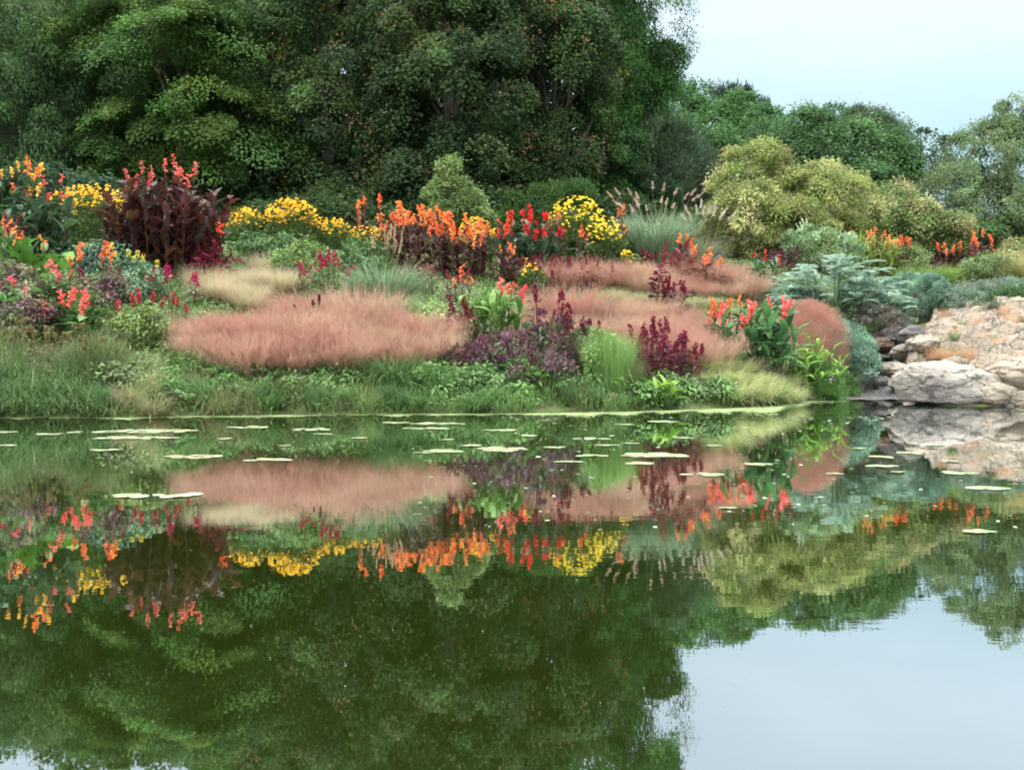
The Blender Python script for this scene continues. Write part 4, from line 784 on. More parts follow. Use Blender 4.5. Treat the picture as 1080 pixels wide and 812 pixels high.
# green coral canna
canna("tall green canna clump with coral flowers in front of the pink dome", gd(800, 19.6), 20, .6, .4, 1.5, [(.07, .17, .055), (.085, .19, .06), (.055, .13, .05)], CORAL, 10, L=.55, W=.17, nf=6, fl=.075, up=.85, lv=7, edge=.25)
canna("bronze leaved canna with orange flowers beside the tall coral canna", gd(768, 20.4), 6, .35, .3, 1.35, BRZ + RC, ORNG, 5, L=.38, W=.14, nf=7, fl=.064)
canna("dark red footed young canna under the tall coral canna", gd(772, 19.2), 5, .25, .2, .45, RC, CORAL, 0, L=.3, W=.12)
grass("tan tuft of dry grass below the tall coral canna", gd(792, 19.6), 900, .3, .5, .006, .4, 1.3, [(.2, .16, .08)], TAN, "grass_tuft", mat=M_HAIR)
grass("olive green tuft poking through the middle pink mound", gd(762, 20.3), 700, .2, .6, .007, .3, .9, [(.14, .16, .06)], [(.34, .3, .14), (.26, .27, .1)], "grass_tuft")
# bright green leafy plant and soft green plant by the dome
canna("bright lime green leafy clump in front of the pink dome", gd(852, 20.3), 30, .55, .35, 1.5, [(.2, .36, .05), (.24, .4, .07), (.16, .3, .05)], CORAL, 0, L=.34, W=.06, up=.75, lv=10, name="leafy_clump", scol=(.12, .2, .05), edge=.35)
shrub("soft green airy plant with faint mauve flowers at the pink dome's foot", gd(857, 20.3), [(0, 0, .4, .5, .35, .45), (.25, -.1, .25, .35, .3, .3)], "aster_plant", "flowers", [(.1, .2, .05), (.13, .24, .06)], leaf=.06, asp=.18, rcl=.13, leafdir='up', blossom=(.2, 5, .025, [(.5, .3, .45), (.6, .42, .52)], .06))
shrub("dark green airy plant between pink dome and stream", gd(884, 21.6), [(0, 0, .35, .35, .3, .4)], "shrub", "shrub", GR, leaf=.055, asp=.25, rcl=.12, leafdir='up')
# upper middle under the willow bush
canna("small dark green canna with red buds in the willow bush's shade", gd(800, 28.6), 9, .4, .35, 1.0, [(.05, .12, .035), (.065, .14, .04)], SCAR, 3, L=.42, W=.15, nf=5)
shrub("silvery green leafy shrub against the willow bush", gd(860, 32), [(0, 0, .9, 1.0, .7, .6), (.7, 0, .7, .6, .6, .5)], "shrub", "shrub", [(.24, .34, .16), (.3, .4, .22), (.19, .28, .12)], leaf=.11, asp=.55, rcl=.22, leafdir='up')
amaranth("dark wine leaved plant in deep shade under the willow bush", gd(828, 31.5), 10, .6, .4, .8, PURP, PURP, L=.16, tl=.15)
# honey bush with big pinnate leaves
hb_ = thing("honey_bush", "big blue-green plant with large toothed feather leaves above the pink dome", "foliage plant", gd(880, 27.2))
lf = MB(); st = MB()
for q in range(230):
    b0 = np.array([U(-1.1, 1.1), U(-.7, .7), 0]); top = b0 + np.array([b0[0] * .3, b0[1] * .3 - .05, U(.5, 1.75) * (1 - .4 * abs(b0[0]))]); az = math.atan2(b0[1] - .35, b0[0] * .8) + U(-.9, .9); el = U(.0, .7)
    D0 = np.array([cos(az) * cos(el), sin(az) * cos(el), sin(el)]); Ln = U(.45, .7); k = 9; t = np.linspace(.12, 1, k)
    rach = top + D0 * (t * Ln)[:, None] - np.array([0, 0, 1.]) * (t ** 2 * .28 * Ln)[:, None]; S = nz(np.cross(D0, [0, 0, 1.]))
    if q % 3 == 0: tube(st, [b0 - [0, 0, .05], top, rach[-1]], [.016, .01, .003], 4, (.14, .2, .12))
    c = pick([(.28, .40, .29), (.33, .45, .34), (.22, .33, .24)], 1, .15)[0]
    for sgn in (-1, 1):
        scatter(lf, FOLD, rach, S * sgn + D0 * .45 + np.array([0, 0, .12]), np.tile([0, 0, 1.], (k, 1)) + .2 * rng.normal(size=(k, 3)), .2 * np.sin(t * 2.6 + .25), .062, np.tile(c, (k, 1)) * U(.9, 1.1, (k, 1)))
st.part("stem", M_SHRUB, hb_); lf.part("foliage", M_SHRUB, hb_)
shrub("small outlying blue-green feather leaved plant near the tall coral canna", gd(838, 26.6), [(0, 0, .4, .6, .4, .35)], "honey_bush", "foliage plant", [(.17, .28, .2), (.2, .32, .24)], leaf=.14, asp=.35, rcl=.2)
# blue mats and heathers
def mat_plant(lab, px, d, ells, cols, name="juniper_mat", cat="ground cover plant", leaf=.075, asp=.3, rcl=.12, **kw):
    return shrub(lab, gd(px, d), ells, name, cat, cols, leaf=leaf, asp=asp, rcl=rcl, leafdir='up', axis_up=.6, flat=.25, bump=.3, inner=.15, stems=6, **kw)
JB = [(.17, .28, .19), (.2, .32, .225), (.14, .235, .155)]
mat_plant("blue-green juniper mat flowing down beside the pink dome to the stream", 889, 23.6, [(.05, 0, .35, .48, .6, .6), (-.05, .9, .6, .5, .6, .6), (.2, -.6, .2, .3, .45, .45), (.1, -1.1, .1, .25, .35, .3)], JB)
mat_plant("blue-green juniper mat above the stream next to the honey bush", 928, 29.5, [(0, -.3, .15, .9, .8, .42), (.4, -1.2, .2, .6, .8, .5), (-.5, .1, .2, .7, .6, .45), (.55, -2.1, .15, .4, .6, .45)], JB)
mat_plant("purplish grey heather mound overhanging the stream rocks", 925, 26.3, [(0, 0, .25, .6, .6, .5), (-.4, .3, .35, .5, .5, .45), (.25, -.4, .1, .45, .4, .45)], [(.2, .2, .14), (.22, .17, .15), (.16, .2, .14), (.25, .21, .18)], "heather_mound", "heather", leaf=.05, asp=.3)
mat_plant("olive green airy ground cover above the pink dome", 868, 26.4, [(-.5, 0, .15, .8, .6, .35), (.5, .1, .2, .6, .6, .35)], [(.12, .19, .09), (.15, .22, .1), (.11, .17, .08)], "ground_cover_plant")
mat_plant("vivid green cushion between pink dome and heather", 897, 25.4, [(0, 0, .12, .45, .35, .26)], [(.11, .25, .04), (.14, .29, .05)], "ground_cover_plant", leaf=.05)
JL = [(.19, .28, .19), (.22, .31, .215), (.22, .24, .185), (.17, .26, .16)]
mat_plant("long blue-green juniper mat spilling over the top of the pale rock", 1010, 28.6, [(-.4, -.3, .1, .9, .9, .4), (.7, .2, .25, 1.0, .9, .45), (1.6, .6, .35, 1.0, .9, .45), (-1.15, -1.0, 0, .7, .8, .35), (2.6, .6, .3, .8, .8, .4)], JL)
mat_plant("small grey-green cushion sitting on the rock's upper edge", 1040, 25.9, [(0, 0, .2, .3, .3, .3)], [(.14, .22, .12), (.17, .25, .15)], "ground_cover_plant")
mat_plant("dark green low cushion at the far end of the juniper mat", 1068, 27.4, [(0, 0, .12, .5, .4, .25)], [(.07, .14, .05), (.09, .16, .06)], "ground_cover_plant")
# far cannas
YG = [(.22, .32, .07), (.28, .38, .09), (.18, .27, .06), (.34, .32, .11)]
canna("yellow-green leaved orange canna clump behind the honey bush", gd(914, 34), 34, 1.0, .65, 1.55, YG, [(.85, .42, .1), (.9, .5, .2), (.88, .3, .1)], 14, L=.6, W=.09, up=1.05, nf=5, fl=.068, edge=.35)
canna("dark stemmed scarlet-orange canna rising from the yellow-green clump", gd(937, 34.4), 12, .65, .45, 1.75, [(.10, .09, .05), (.12, .05, .05)], [(.88, .13, .05), (.85, .2, .08)], 12, L=.32, W=.1, nf=6, fl=.068, up=.9)
canna("crimson leaved scarlet-orange canna clump beyond the pale rock", gd(1022, 38), 18, .95, .6, 1.75, RC + PURP, [(.88, .17, .06), (.9, .28, .1)], 17, L=.42, W=.13, nf=7, fl=.068, up=.85)
grass("green strappy daylily clump above the white slab", gd(975, 33), 1400, .8, 1.05, .022, .3, 1.0, [(.1, .18, .04)], [(.19, .3, .07), (.24, .34, .09)], "daylily_clump", "foliage plant")
grass("lighter green strappy daylily clump beside the crimson leaved canna", gd(990, 34.5), 900, .6, .9, .022, .3, 1.0, [(.12, .2, .05)], [(.24, .34, .09), (.28, .36, .11)], "daylily_clump", "foliage plant")
amaranth("small dark wine plant behind the daylilies", gd(978, 36), 8, .5, .4, .9, PURP, PURP, L=.18, tl=.2)
shrub("yellow-green bushy plant between the orange canna and daylilies", gd(957, 35), [(0, 0, .5, .7, .6, .6)], "shrub", "shrub", [(.14, .2, .06), (.17, .23, .07)], leaf=.1, asp=.35, rcl=.2)
tg = grass("straw yellow tall grass beyond the juniper mat", gd(1062, 34), 1100, .7, 1.3, .014, .2, .7, [(.22, .22, .08)], [(.5, .44, .2), (.42, .4, .16)], "tall_grass", "grass", "straw yellow tall grasses")
for px, d, s in ((1085, 35, 1.1), (1102, 33, 1.0), (1045, 36, .9), (1075, 38, 1.2)): dup(tg, gd(px, d), U(0, 3), s)
shrub("yellow leaved bush beside the straw grasses", gd(1072, 37), [(0, 0, .7, 1.1, .7, .8)], "shrub", "shrub", [(.28, .28, .1), (.33, .31, .13), (.2, .22, .08)], leaf=.12, asp=.4, rcl=.24)
shrub("mid green rounded bush between crimson canna and juniper mat", gd(1042, 34), [(0, 0, .5, .9, .7, .55)], "shrub", "shrub", [(.12, .2, .06), (.15, .23, .08)], leaf=.09, asp=.4, rcl=.2)
# white slab
sl = thing("stone_slab", "pale flat slab bridging the gap between blue-green mats", "slab", gd(975, 30.6)); z0 = at(975, 318, 30.6)[2] - sl.location[2]
m1 = MB(); box(m1, (0, 0, z0), (.78, .5, .09)); o = m1.part("slab_top", M_WHITE, sl); bv = o.modifiers.new("bevel", 'BEVEL'); bv.width = .012; bv.segments = 2
for x in (-.3, .3):
    m1 = MB(); box(m1, (x, 0, z0 / 2 - .145), (.14, .4, z0 + .2)); m1.part("support", M_GREYROCK, sl)

# ================================================================== ROCKS
ICO = {}
def rock_mesh(seed, size, mat, rough=.22, cuts=7, sub=5, tilt=0.6, strata=.10):
    if sub not in ICO:
        bm = bmesh.new(); bmesh.ops.create_icosphere(bm, subdivisions=sub, radius=1.0); bm.verts.ensure_lookup_table()
        ICO[sub] = (np.array([v.co[:] for v in bm.verts]), [[v.index for v in f.verts] for f in bm.faces]); bm.free()
    V, T = ICO[sub]; V = V.copy(); r = np.random.default_rng(seed)
    for _ in range(cuts):
        n = nz(r.normal(size=3)); d = r.uniform(.62, .92); k = V @ n - d; V = V - np.outer(np.clip(k, 0, None), n) * .92
    u = nz(V); f = fbm(u * 2.1 + seed * 3.1, 6, .62); lay = np.array([sin(tilt) * .8, .2, cos(tilt)]); s_ = V @ lay * 9 + fbm(u * 3 + seed, 3) * 3
    V = V * (1 + rough * 2 * f[:, None] + strata * (np.abs((s_ % 1) - .5) - .25)[:, None])
    mb = MB(); mb.add(V * np.array(size), None, (.5, .5, .5), T)
    return mb
def boulder(label, px, d, size, mat, seed, rz=0.0, dz=0.0, group=None, name="boulder", **kw):
    p = gd(px, d); p[2] += size[2] * .45 + dz
    return single(name, rock_mesh(seed, size, mat, **kw), mat, label, "boulder", p, group)
# rock slope
na, nd = 260, 200; A = np.linspace(900, 1420, na); Dd = np.linspace(18.3, 28.6, nd); AA, DD = np.meshgrid(A, Dd); X = (AA - 540) / F * DD; G = H(X, DD)
edge_l = np.interp(DD, [18.3, 20, 22, 24, 26, 28.6], [952, 945, 940, 950, 968, 990])
mask = np.clip((AA - edge_l) / 14, 0, 1) * np.clip((28.4 - DD) / 1.2, 0, 1) * np.clip((DD - 18.3) / .35, 0, 1) * np.clip((1405 - AA) / 25, 0, 1)
pp = np.stack([X, DD, G], -1); lay = (X * .35 + DD * .25 + G * 1.0); n1 = fbm(pp * .9, 5, .55); q = lay * 3.2 + fbm(pp * 1.3 + 5, 4) * 3.2; ter = (np.floor(q) + np.clip((q % 1) * 3.2 - 1.4, 0, 1)) / 3.2 - lay
q2 = lay * 9 + X * 2.5 + fbm(pp * 2.3 + 9, 4) * 5; ter2 = np.abs((q2 % 1) - .5)
Z = G - .5 + mask * (.62 + .5 * n1 + 1.0 * ter + .10 * ter2 + .12 * fbm(pp * 4.5, 5, .6))
Xd = X + mask * .10 * fbm(pp * 3 + 31, 4); Yd = DD - mask * (.25 * fbm(pp * 2.2 + 77, 4) + .12 * ter2)
mb = MB(); ii = np.arange(na * nd).reshape(nd, na); Qs = np.stack([ii[:-1, :-1], ii[:-1, 1:], ii[1:, 1:], ii[1:, :-1]], -1).reshape(-1, 4)
mb.add(np.stack([Xd, Yd, Z], -1).reshape(-1, 3), Qs)
rim = np.concatenate([ii[0], ii[1:, -1], ii[-1, -2::-1], ii[-2:0:-1, 0]]); RV = np.stack([Xd, Yd, Z], -1).reshape(-1, 3)[rim]; BV = RV - [0, 0, 1.5]; m_ = len(rim); k_ = np.arange(m_)
mb.add(np.concatenate([RV, BV]), np.stack([k_, k_ + m_, (k_ + 1) % m_ + m_, (k_ + 1) % m_], -1))
single("rock_outcrop", mb, M_ROCK, "long pale cream layered rock slope rising from the pond to the juniper mat", "rock")
boulder("big pale boulder with grey face standing in the water at the rock slope's foot", 1004, 18.9, (1.05, .75, .52), M_PALEBOULDER, 3, dz=-.04, cuts=9, rough=.2)
boulder("peach cream rock at the water beside the big pale boulder", 1092, 18.9, (.95, .7, .46), M_ROCK, 8, dz=-.05, cuts=9)
boulder("low cream rock between the big pale boulder and peach cream rock", 1050, 18.45, (.5, .35, .26), M_ROCK, 12, dz=-.06, cuts=8)
boulder("flat cream rock at the water below the peach cream rock", 1086, 18.35, (.8, .4, .22), M_ROCK, 15, dz=-.1, cuts=7)
boulder("rough cream rock half in the water at the slope's outer foot", 1132, 18.5, (.7, .5, .4), M_ROCK, 14, dz=-.06, cuts=8)
for px, d, s, m, sd, dz, lab in ((928, 24.6, (.34, .3, .24), M_RUSTROCK, 21, .25, "rusty brown boulder wedged at the top of the stream"), (944, 24.8, (.30, .26, .26), M_DARKROCK, 22, .3, "dark upright boulder at the stream's head beside the rusty one"), (962, 24.2, (.34, .3, .30), M_GREYROCK, 23, .25, "grey blocky boulder against the pale rock slope"),
                                (922, 24.0, (.42, .4, .16), M_DARKROCK, 24, .1, "wet black ledge below the rusty boulder"), (943, 22.8, (.40, .33, .18), M_PALEBOULDER, 25, .05, "grey slanting slab in the middle of the stream"), (958, 21.6, (.42, .3, .18), M_PALEBOULDER, 26, .0, "cream rock bordering the stream bed"),
                                (931, 22.4, (.26, .2, .18), M_GREYROCK, 27, .0, "small pale grey stone on the stream gravel"), (899, 22.6, (.28, .2, .26), M_GREYROCK, 28, .05, "grey stone at the foot of the juniper by the stream"), (910, 25.2, (.34, .3, .2), M_PALEBOULDER, 29, .05, "pale rock peeping out under the heather mound"),
                                (905, 23.8, (.35, .3, .3), M_DARKROCK, 30, .1, "black shadowed rock under the juniper's hem"), (952, 23.4, (.34, .28, .2), M_PALEBOULDER, 31, .15, "cream broken rock stepping down to the stream"), (975, 22.8, (.44, .36, .22), M_ROCK, 32, .2, "cream angular rock on the rock slope's stream side"), (938, 25.4, (.4, .4, .26), M_DARKROCK, 33, .0, "dark rock deep in the stream's cleft")):
    boulder(lab, px, d, s, m, sd, dz=dz, cuts=9, rough=.2)
boulder("tiny brown stone on the water's edge near the lime green strappy plant", 648, 16.75, (.12, .1, .11), M_RUSTROCK, 40, name="stone", sub=3)
# stream gravel sheet
mb = MB(); na, nd = 24, 40; A = np.linspace(0, 1, na); Dd = np.linspace(20.2, 24.6, nd); AA, DD = np.meshgrid(A, Dd); l = np.interp(DD, [20.2, 22, 24.6], [885, 896, 905]); r_ = np.interp(DD, [20.2, 22, 24.6], [958, 952, 962]); X = ((l + (r_ - l) * AA) - 540) / F * DD
Z = np.maximum(H(X, DD), -.01) + .03 + .05 * fbm(np.stack([X * 5, DD * 5, 0 * X], -1), 3); ii = np.arange(na * nd).reshape(nd, na); mb.add(np.stack([X, DD, Z], -1).reshape(-1, 3), np.stack([ii[:-1, :-1], ii[:-1, 1:], ii[1:, 1:], ii[1:, :-1]], -1).reshape(-1, 4))
o = setting("stream_gravel", mb, M_PEBBLE, "stuff", True)
# dry tufts on the rock
OT = [(.62, .36, .2), (.66, .44, .27), (.58, .42, .25)]
dt = grass("dry orange-tan grass tuft rooted in the pale rock slope", on(985, 384) + [0, 0, .15], 200, .16, .42, .006, .4, .7, [(.5, .26, .14)], OT, "dry_grass_tuft", "grass", "dry tufts on the rock slope", mat=M_HAIR)
for px, py, s in ((1000, 386, 1.0), (1022, 385, .95), (1033, 352, 1.0), (1066, 350, 1.1), (1060, 337, .9), (1040, 365, .7), (1008, 362, .8), (1020, 325, 1.2), (1052, 372, .7), (1075, 388, .6), (995, 340, .7)):
    dup(dt, on(px, py) + [0, 0, .16], U(0, 6), s)
gt = grass("small green weed tuft rooted in the pale rock slope", on(1052, 383) + [0, 0, .15], 90, .12, .3, .012, .4, .7, [(.12, .18, .06)], [(.24, .3, .12), (.18, .26, .1)], "weed_tuft", "grass", "green weeds on the rock slope")
for px, py, s in ((1006, 366, 1.1), (1045, 366, .8), (1078, 345, .9), (1015, 350, .8), (980, 360, .7)): dup(gt, on(px, py) + [0, 0, .14], U(0, 6), s)

# ================================================================== GROUND COVER, BANK GRASS
def area(n, px0, px1, dmin, dmax, rel=True):
    px = U(px0, px1, n); t = rng.random(n); s = np.array([shore(p) for p in np.linspace(px0, px1, 80)]); s0 = np.interp(px, np.linspace(px0, px1, 80), s)
    d = (s0 + dmin + (dmax - dmin) * t) if rel else dmin + (dmax - dmin) * t
    x = (px - 540) / F * d; return np.stack([x, d, H(x, d)], -1), px, d
P, px, d = area(34000, -90, 905, .1, 15); keep = rng.random(len(P)) < 1; P = P[keep]; n = len(P); nn = fbm(P * .8, 3)
m = 4; X = np.repeat(P, m, 0) + np.stack([U(-.12, .12, n * m), U(-.12, .12, n * m), U(.0, .16, n * m)], -1); az = U(0, 6.28, n * m); el = U(-.1, .9, n * m)
cols = np.where((nn > .06)[:, None], pick([(.19, .28, .09), (.23, .32, .13)], n), np.where((nn < -.1)[:, None], pick([(.22, .19, .10), (.11, .1, .05)], n), pick([(.11, .2, .05), (.13, .24, .065)], n)))
mb = MB(); scatter(mb, FOLD, X, np.stack([np.cos(az) * np.cos(el), np.sin(az) * np.cos(el), np.sin(el)], -1), np.array([0, 0, 1.]) + .5 * rng.normal(size=(n * m, 3)), U(.04, .10, n * m), .032, np.repeat(cols, m, 0)); setting("ground_cover", mb, M_SHRUB, "stuff")
P, px, d = area(26000, 905, 1250, 9.5, 18); X = P + np.stack([0 * px, 0 * px, U(0, .2, len(P))], -1); n = len(P); az = U(0, 6.28, n); el = U(0, .9, n); mb = MB()
scatter(mb, FOLD, X, np.stack([np.cos(az) * np.cos(el), np.sin(az) * np.cos(el), np.sin(el)], -1), np.array([0, 0, 1.]) + .5 * rng.normal(size=(n, 3)), U(.08, .2, n), .05, pick([(.13, .2, .07), (.16, .22, .08), (.2, .22, .09)], n)); setting("meadow_cover", mb, M_SHRUB, "stuff")
# bank grass
mb = MB()
def bank(n, px0, px1, d0, d1, L, W, c0, c1, lean=.35, bend=1.0, dens=None):
    P, px, d = area(n, px0, px1, d0, d1); nn = fbm(P * np.array([1.6, 1.6, 0]) + 40, 3)
    if dens is not None: k = nn > dens; P = P[k]; nn = nn[k]
    m = len(P); sc = np.clip(1 + nn * 4.0, .25, 2.1); az = np.where(rng.random(m) < .45, -pi / 2 + U(-1, 1, m), U(0, 6.28, m)) + nn * 4
    blades(mb, P - [0, 0, .03], az, L * sc * U(.6, 1.15, m), W * U(.6, 1.2, m), np.abs(rng.normal(size=m)) * lean, bend * U(.3, 1.4, m), pick(c0, m), pick(c1, m), 4)
bank(5200, -90, 118, .0, 1.7, .5, .017, [(.05, .10, .03)], [(.12, .23, .07), (.09, .17, .045), (.17, .27, .10), (.27, .33, .16)], .4, 1.5)
bank(3000, -90, 130, 1.0, 2.0, .5, .008, [(.1, .12, .04)], [(.26, .26, .11), (.2, .22, .09)], .25, .8)
bank(9000, 105, 400, .0, 1.6, .32, .010, [(.11, .18, .05)], [(.26, .38, .13), (.36, .4, .18), (.2, .34, .10)], .5, 1.3)
bank(3500, 150, 320, .0, .9, .42, .006, [(.22, .2, .1)], [(.42, .38, .2), (.36, .34, .17)], .7, 1.2, -.02)
bank(7500, 380, 720, .0, 1.3, .32, .011, [(.10, .18, .05)], [(.22, .38, .12), (.3, .42, .16)], .4, 1.1)
bank(5000, 690, 905, .0, 1.6, .28, .008, [(.12, .18, .05)], [(.3, .38, .14), (.24, .33, .11)], .5, 1.1)
setting("bank_grass", mb, M_BLADE, "stuff")
# countable tufts and weeds along the water's edge
w1 = grass("arching green grass tuft along the water's edge", gd(285, 15.75), 220, .12, .55, .014, .4, 1.5, [(.05, .10, .03)], [(.16, .29, .09), (.2, .34, .12)], "grass_tuft", "grass", "arching grass tufts along the water's edge")
w2 = grass("dry straw coloured grass tuft along the bank", gd(215, 15.7), 240, .14, .42, .008, .5, 1.5, [(.2, .17, .09)], [(.5, .45, .26), (.42, .4, .2)], "grass_tuft", "grass", "dry straw tufts along the bank", mat=M_HAIR)
w3 = shrub("broad leaved green dock along the bank", gd(180, 16.0), [(0, 0, .14, .24, .2, .17)], "dock_weed", "weed", [(.10, .2, .05), (.13, .24, .07), (.08, .16, .04)], leaf=.095, asp=.42, rcl=.12, group="broad leaved docks along the bank", loose=.2, bump=.7, stems=4)
w4 = grass("dark rush tuft standing at the waterline", gd(330, 15.75), 150, .1, .6, .010, .2, .5, [(.03, .07, .02)], [(.08, .16, .05), (.11, .2, .07)], "rush_tuft", "grass", "dark rush tufts at the waterline")
for k in range(22): q = U(-20, 860); dup(w1, gd(q, shore(q) + U(.05, 1.1)), U(0, 6), U(.6, 1.35))
for k in range(12): q = U(110, 330); dup(w2, gd(q, shore(q) + U(.1, .9)), U(0, 6), U(.7, 1.4))
for k in range(24): q = U(105, 720); dup(w3, gd(q, shore(q) + U(.25, 1.5)), U(0, 6), U(.55, 1.2))
for k in range(20): q = U(-20, 720); dup(w4, gd(q, shore(q) + U(.0, .5)), U(0, 6), U(.5, 1.1))
# leafy weeds standing on the bank
for px, d, wv, hv, c, lab in ((200, 16.6, .3, .28, [(.10, .2, .045), (.12, .23, .055)], "fresh green heart leaved weed below the pink mound's near end"), (238, 16.4, .3, .26, [(.12, .21, .06), (.14, .24, .07)], "light green weed clump beside the heart leaved weed"), (300, 16.3, .45, .26, [(.12, .2, .06)], "soft green weed clump under the long pink mound"), (350, 16.4, .4, .28, [(.11, .2, .06), (.15, .24, .08)], "green weed clump near the long leaved grass"), (505, 16.6, .4, .35, [(.13, .22, .07)], "green weed clump below the mauve perilla"), (535, 16.5, .35, .32, [(.12, .22, .06)], "bushy grass-green weed beside the dark strappy plant"), (612, 16.8, .3, .3, [(.15, .24, .08)], "yellow-green weed at the fennel's near side"), (130, 15.9, .45, .35, [(.15, .2, .08), (.12, .17, .06)], "greyish weed clump next to the tall bank grass"), (725, 17.5, .4, .25, [(.16, .25, .09), (.2, .27, .12)], "low grey-green weed mat beside the lime strappy plant")):
    shrub(lab, gd(px, d), [(0, 0, hv * .5, wv, wv * .6, hv * .55)], "weed_clump", "weed", c, leaf=.085, asp=.45, rcl=.12, loose=.2, bump=.7, stems=6)
sd_ = grass("tall brown seeding sedge head in the tall bank grass", gd(45, 15.9), 30, .2, .75, .008, .3, .9, [(.07, .12, .04)], [(.14, .2, .07)], "sedge_plant", "sedge", "brown headed sedges in the tall bank grass", heads=(5, .09, .045, [(.2, .17, .07), (.26, .21, .09)], .72, .4))
for px, d in ((20, 16.2), (62, 16.0), (80, 16.2), (95, 15.8), (8, 15.8), (33, 15.6)): dup(sd_, gd(px, d), U(0, 6), U(.8, 1.1))

# ================================================================== FLOATING LEAVES AND DUCKWEED
def on_water(px, py):
    r = ray(px, py); k = -CAMZ / r[2]; return np.array([r[0] * k, r[1] * k, 0.0])
PADC = [(.18, .24, .11), (.22, .27, .14), (.15, .21, .085), (.26, .28, .16), (.22, .19, .10)]
def raft(px, py, wpx, hpx, label, group=None, name="floating_leaf_raft", dens=1.0):
    c = on_water(px, py); a = wpx / 2 * c[1] / F; y0, y1 = on_water(px, py + hpx / 2)[1], on_water(px, py - hpx / 2)[1]; b = max((y1 - y0) / 2 * .65, min(.07, a * .6))
    n = int(max(9, 150 * a * b * 4 * dens)); t = U(0, 2 * pi, n); edge = 1 + .8 * fbm(np.stack([np.cos(t) * 1.5 + px, np.sin(t) * 1.5, 0 * t], -1), 3); r = np.sqrt(rng.random(n)) * edge
    P = np.stack([np.cos(t) * r * a, np.sin(t) * r * b, U(.003, .007, n)], -1); N = np.array([0, 0, 1.]) + .025 * rng.normal(size=(n, 3)); N[:, 2] = 1
    mb = MB(); s = np.minimum(U(.05, .085, n), a * .5 + .004); al = U(0, 6.28, n); scatter(mb, OCT, P, np.stack([np.cos(al), np.sin(al), 0 * al], -1), N, s, s * .85, pick(PADC, n, .16))
    return single(name, mb, M_PAD, label, "lily pads", c, group)
for px, py, wd, hp, lab in ((152, 455, 100, 5, "long pale raft of floating leaves nearest the tall bank grass"), (142, 462, 90, 3.5, "thin floating leaf raft just in front of the longest raft"), (260, 451, 40, 3, "small floating raft reflected under the weedy bank"), (329, 453, 33, 4, "compact floating leaf raft below the long pink mound"), (200, 482, 48, 6, "thick floating raft between two thin ones at the pond's shaded end"), (282, 485, 58, 3.5, "flat floating raft lying over the pink mound's reflection edge"), (170, 523, 88, 4, "lone long raft floating nearest the camera over the pink reflection"),
                            (462, 447, 54, 3, "floating raft in the grass tuft's reflection"), (470, 476, 40, 4.5, "rounded floating raft below the perilla reflection's edge"), (532, 474, 52, 6, "broad floating raft in the perilla reflection"), (530, 454, 30, 3, "small raft floating below the purple perilla bushes"), (690, 480, 62, 8, "largest round floating raft in the open middle of the pond"), (678, 489, 28, 4, "small raft touching the largest round raft"), (740, 501, 36, 3.5, "oval raft over the dark pink reflection"), (800, 490, 28, 2.5, "small raft below the coral canna's reflection"), (935, 492, 32, 3, "floating raft reflected beside the stream mouth"), (1017, 499, 54, 3, "long thin raft under the pale rock's reflection"), (1046, 515, 40, 3.5, "oval raft in front of the pale rock's reflection"), (925, 482, 28, 3, "short raft off the big pale boulder"), (960, 478, 26, 3, "bluish raft under the big pale boulder"), (1032, 561, 28, 2.5, "isolated raft near the open sky reflection")):
    raft(px, py, wd, hp, lab)
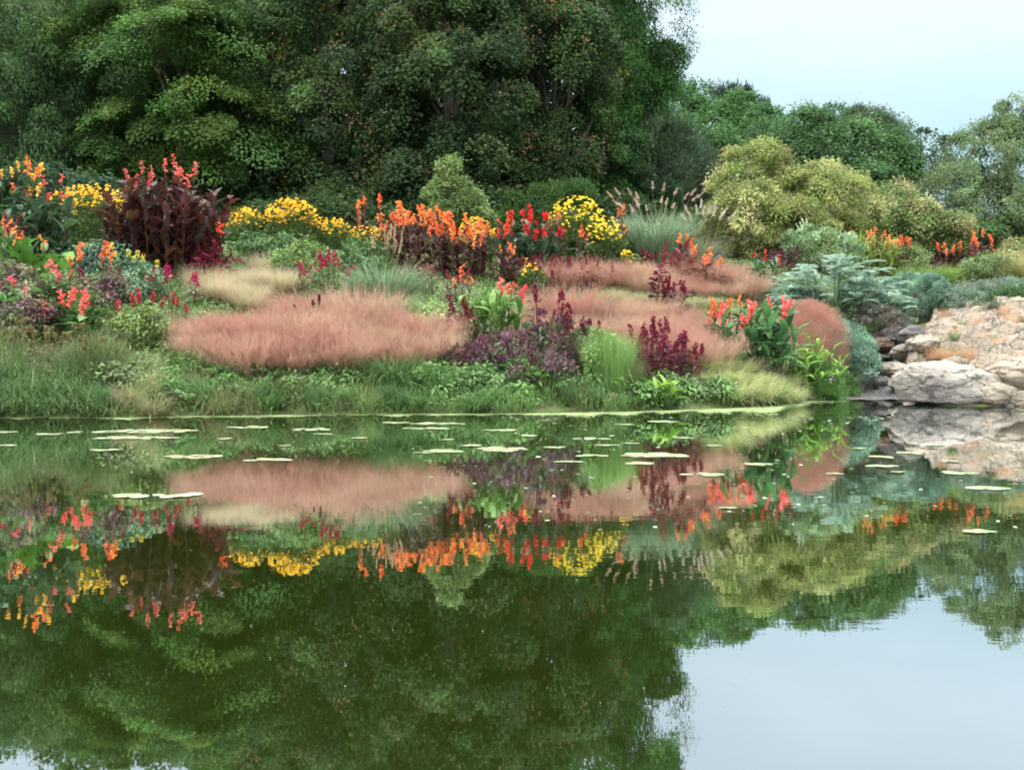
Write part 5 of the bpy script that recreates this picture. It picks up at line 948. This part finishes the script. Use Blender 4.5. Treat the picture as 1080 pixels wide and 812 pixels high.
for px, py, wd in ((112, 475, 28), (55, 458, 26), (8, 456, 18), (8, 470, 18), (417, 446, 24), (450, 452, 38), (340, 458, 20), (625, 463, 32), (700, 445, 28), (660, 448, 20), (597, 487, 25), (620, 481, 30), (767, 536, 14), (947, 498, 16), (80, 456, 14), (235, 463, 16), (500, 470, 22), (475, 464, 14), (445, 478, 16), (560, 460, 22), (585, 472, 18), (640, 470, 22), (665, 468, 16), (720, 462, 18), (755, 470, 16), (985, 470, 16), (905, 473, 14), (1005, 487, 14), (880, 500, 14), (300, 470, 14), (380, 462, 14)):
    raft(px, py, wd, 2.0, "small scrap of pale floating leaves scattered on the pond", "small floating leaf scraps", "floating_leaf_scrap", 1.2)
# flecks too small to count
n = 420; px = np.concatenate([U(430, 1075, 300), U(0, 1075, 120)]); py = np.concatenate([440 + rng.random(300) ** 1.8 * 120, U(450, 760, 120)])
C = np.array([on_water(a, b) for a, b in zip(px, py)]); C[:, 2] = .004; s = U(.0014, .0042, n) * C[:, 1] * np.where(np.arange(n) < 300, .8, .22); al = U(0, 6.28, n); mb = MB()
scatter(mb, OCT, C, np.stack([np.cos(al), np.sin(al), 0 * al], -1), np.array([0, 0, 1.]) + .06 * rng.normal(size=(n, 3)), s, s * .6, pick(PADC + [(.5, .5, .42)], n)); setting("floating_specks", mb, M_PAD, "stuff")
# duckweed margin
A = np.linspace(-160, 930, 500); S = np.array([shore(a) for a in A]); S = np.convolve(np.pad(S, 4, mode='edge'), np.ones(9) / 9, 'valid')
wd = np.interp(A, [-160, 100, 300, 560, 680, 760, 830, 880, 930], [.2, .25, .28, .35, .7, 1.2, 1.5, 1.9, .5]) * np.clip(1 + 2.6 * fbm(np.stack([A / 22, 0 * A, 0 * A], -1), 5), .05, 2)
k = 8; mb = MB(); T = np.linspace(.35, -1, k); V = np.zeros((len(A), k, 3))
for j, t in enumerate(T):
    d = S + (t * .5 if t > 0 else t * wd); V[:, j] = np.stack([(A - 540) / F * d, d, 0 * d + .004], -1)
ii = np.arange(len(A) * k).reshape(len(A), k); mb.add(V.reshape(-1, 3), np.stack([ii[:-1, 1:], ii[1:, 1:], ii[1:, :-1], ii[:-1, :-1]], -1).reshape(-1, 4))
n = 5000; i = rng.integers(0, len(A), n); d = S[i] - wd[i] * (1 + np.abs(rng.normal(size=n)) * .22); C = np.stack([(A[i] - 540) / F * d + U(-.03, .03, n), d, np.full(n, .008)], -1); s = U(.012, .045, n); al = U(0, 6.28, n)
scatter(mb, OCT, C, np.stack([np.cos(al), np.sin(al), 0 * al], -1), np.tile([0, 0, 1.], (n, 1)), s, s * .7, (.3, .4, .16)); setting("duckweed", mb, M_DUCK, "stuff")
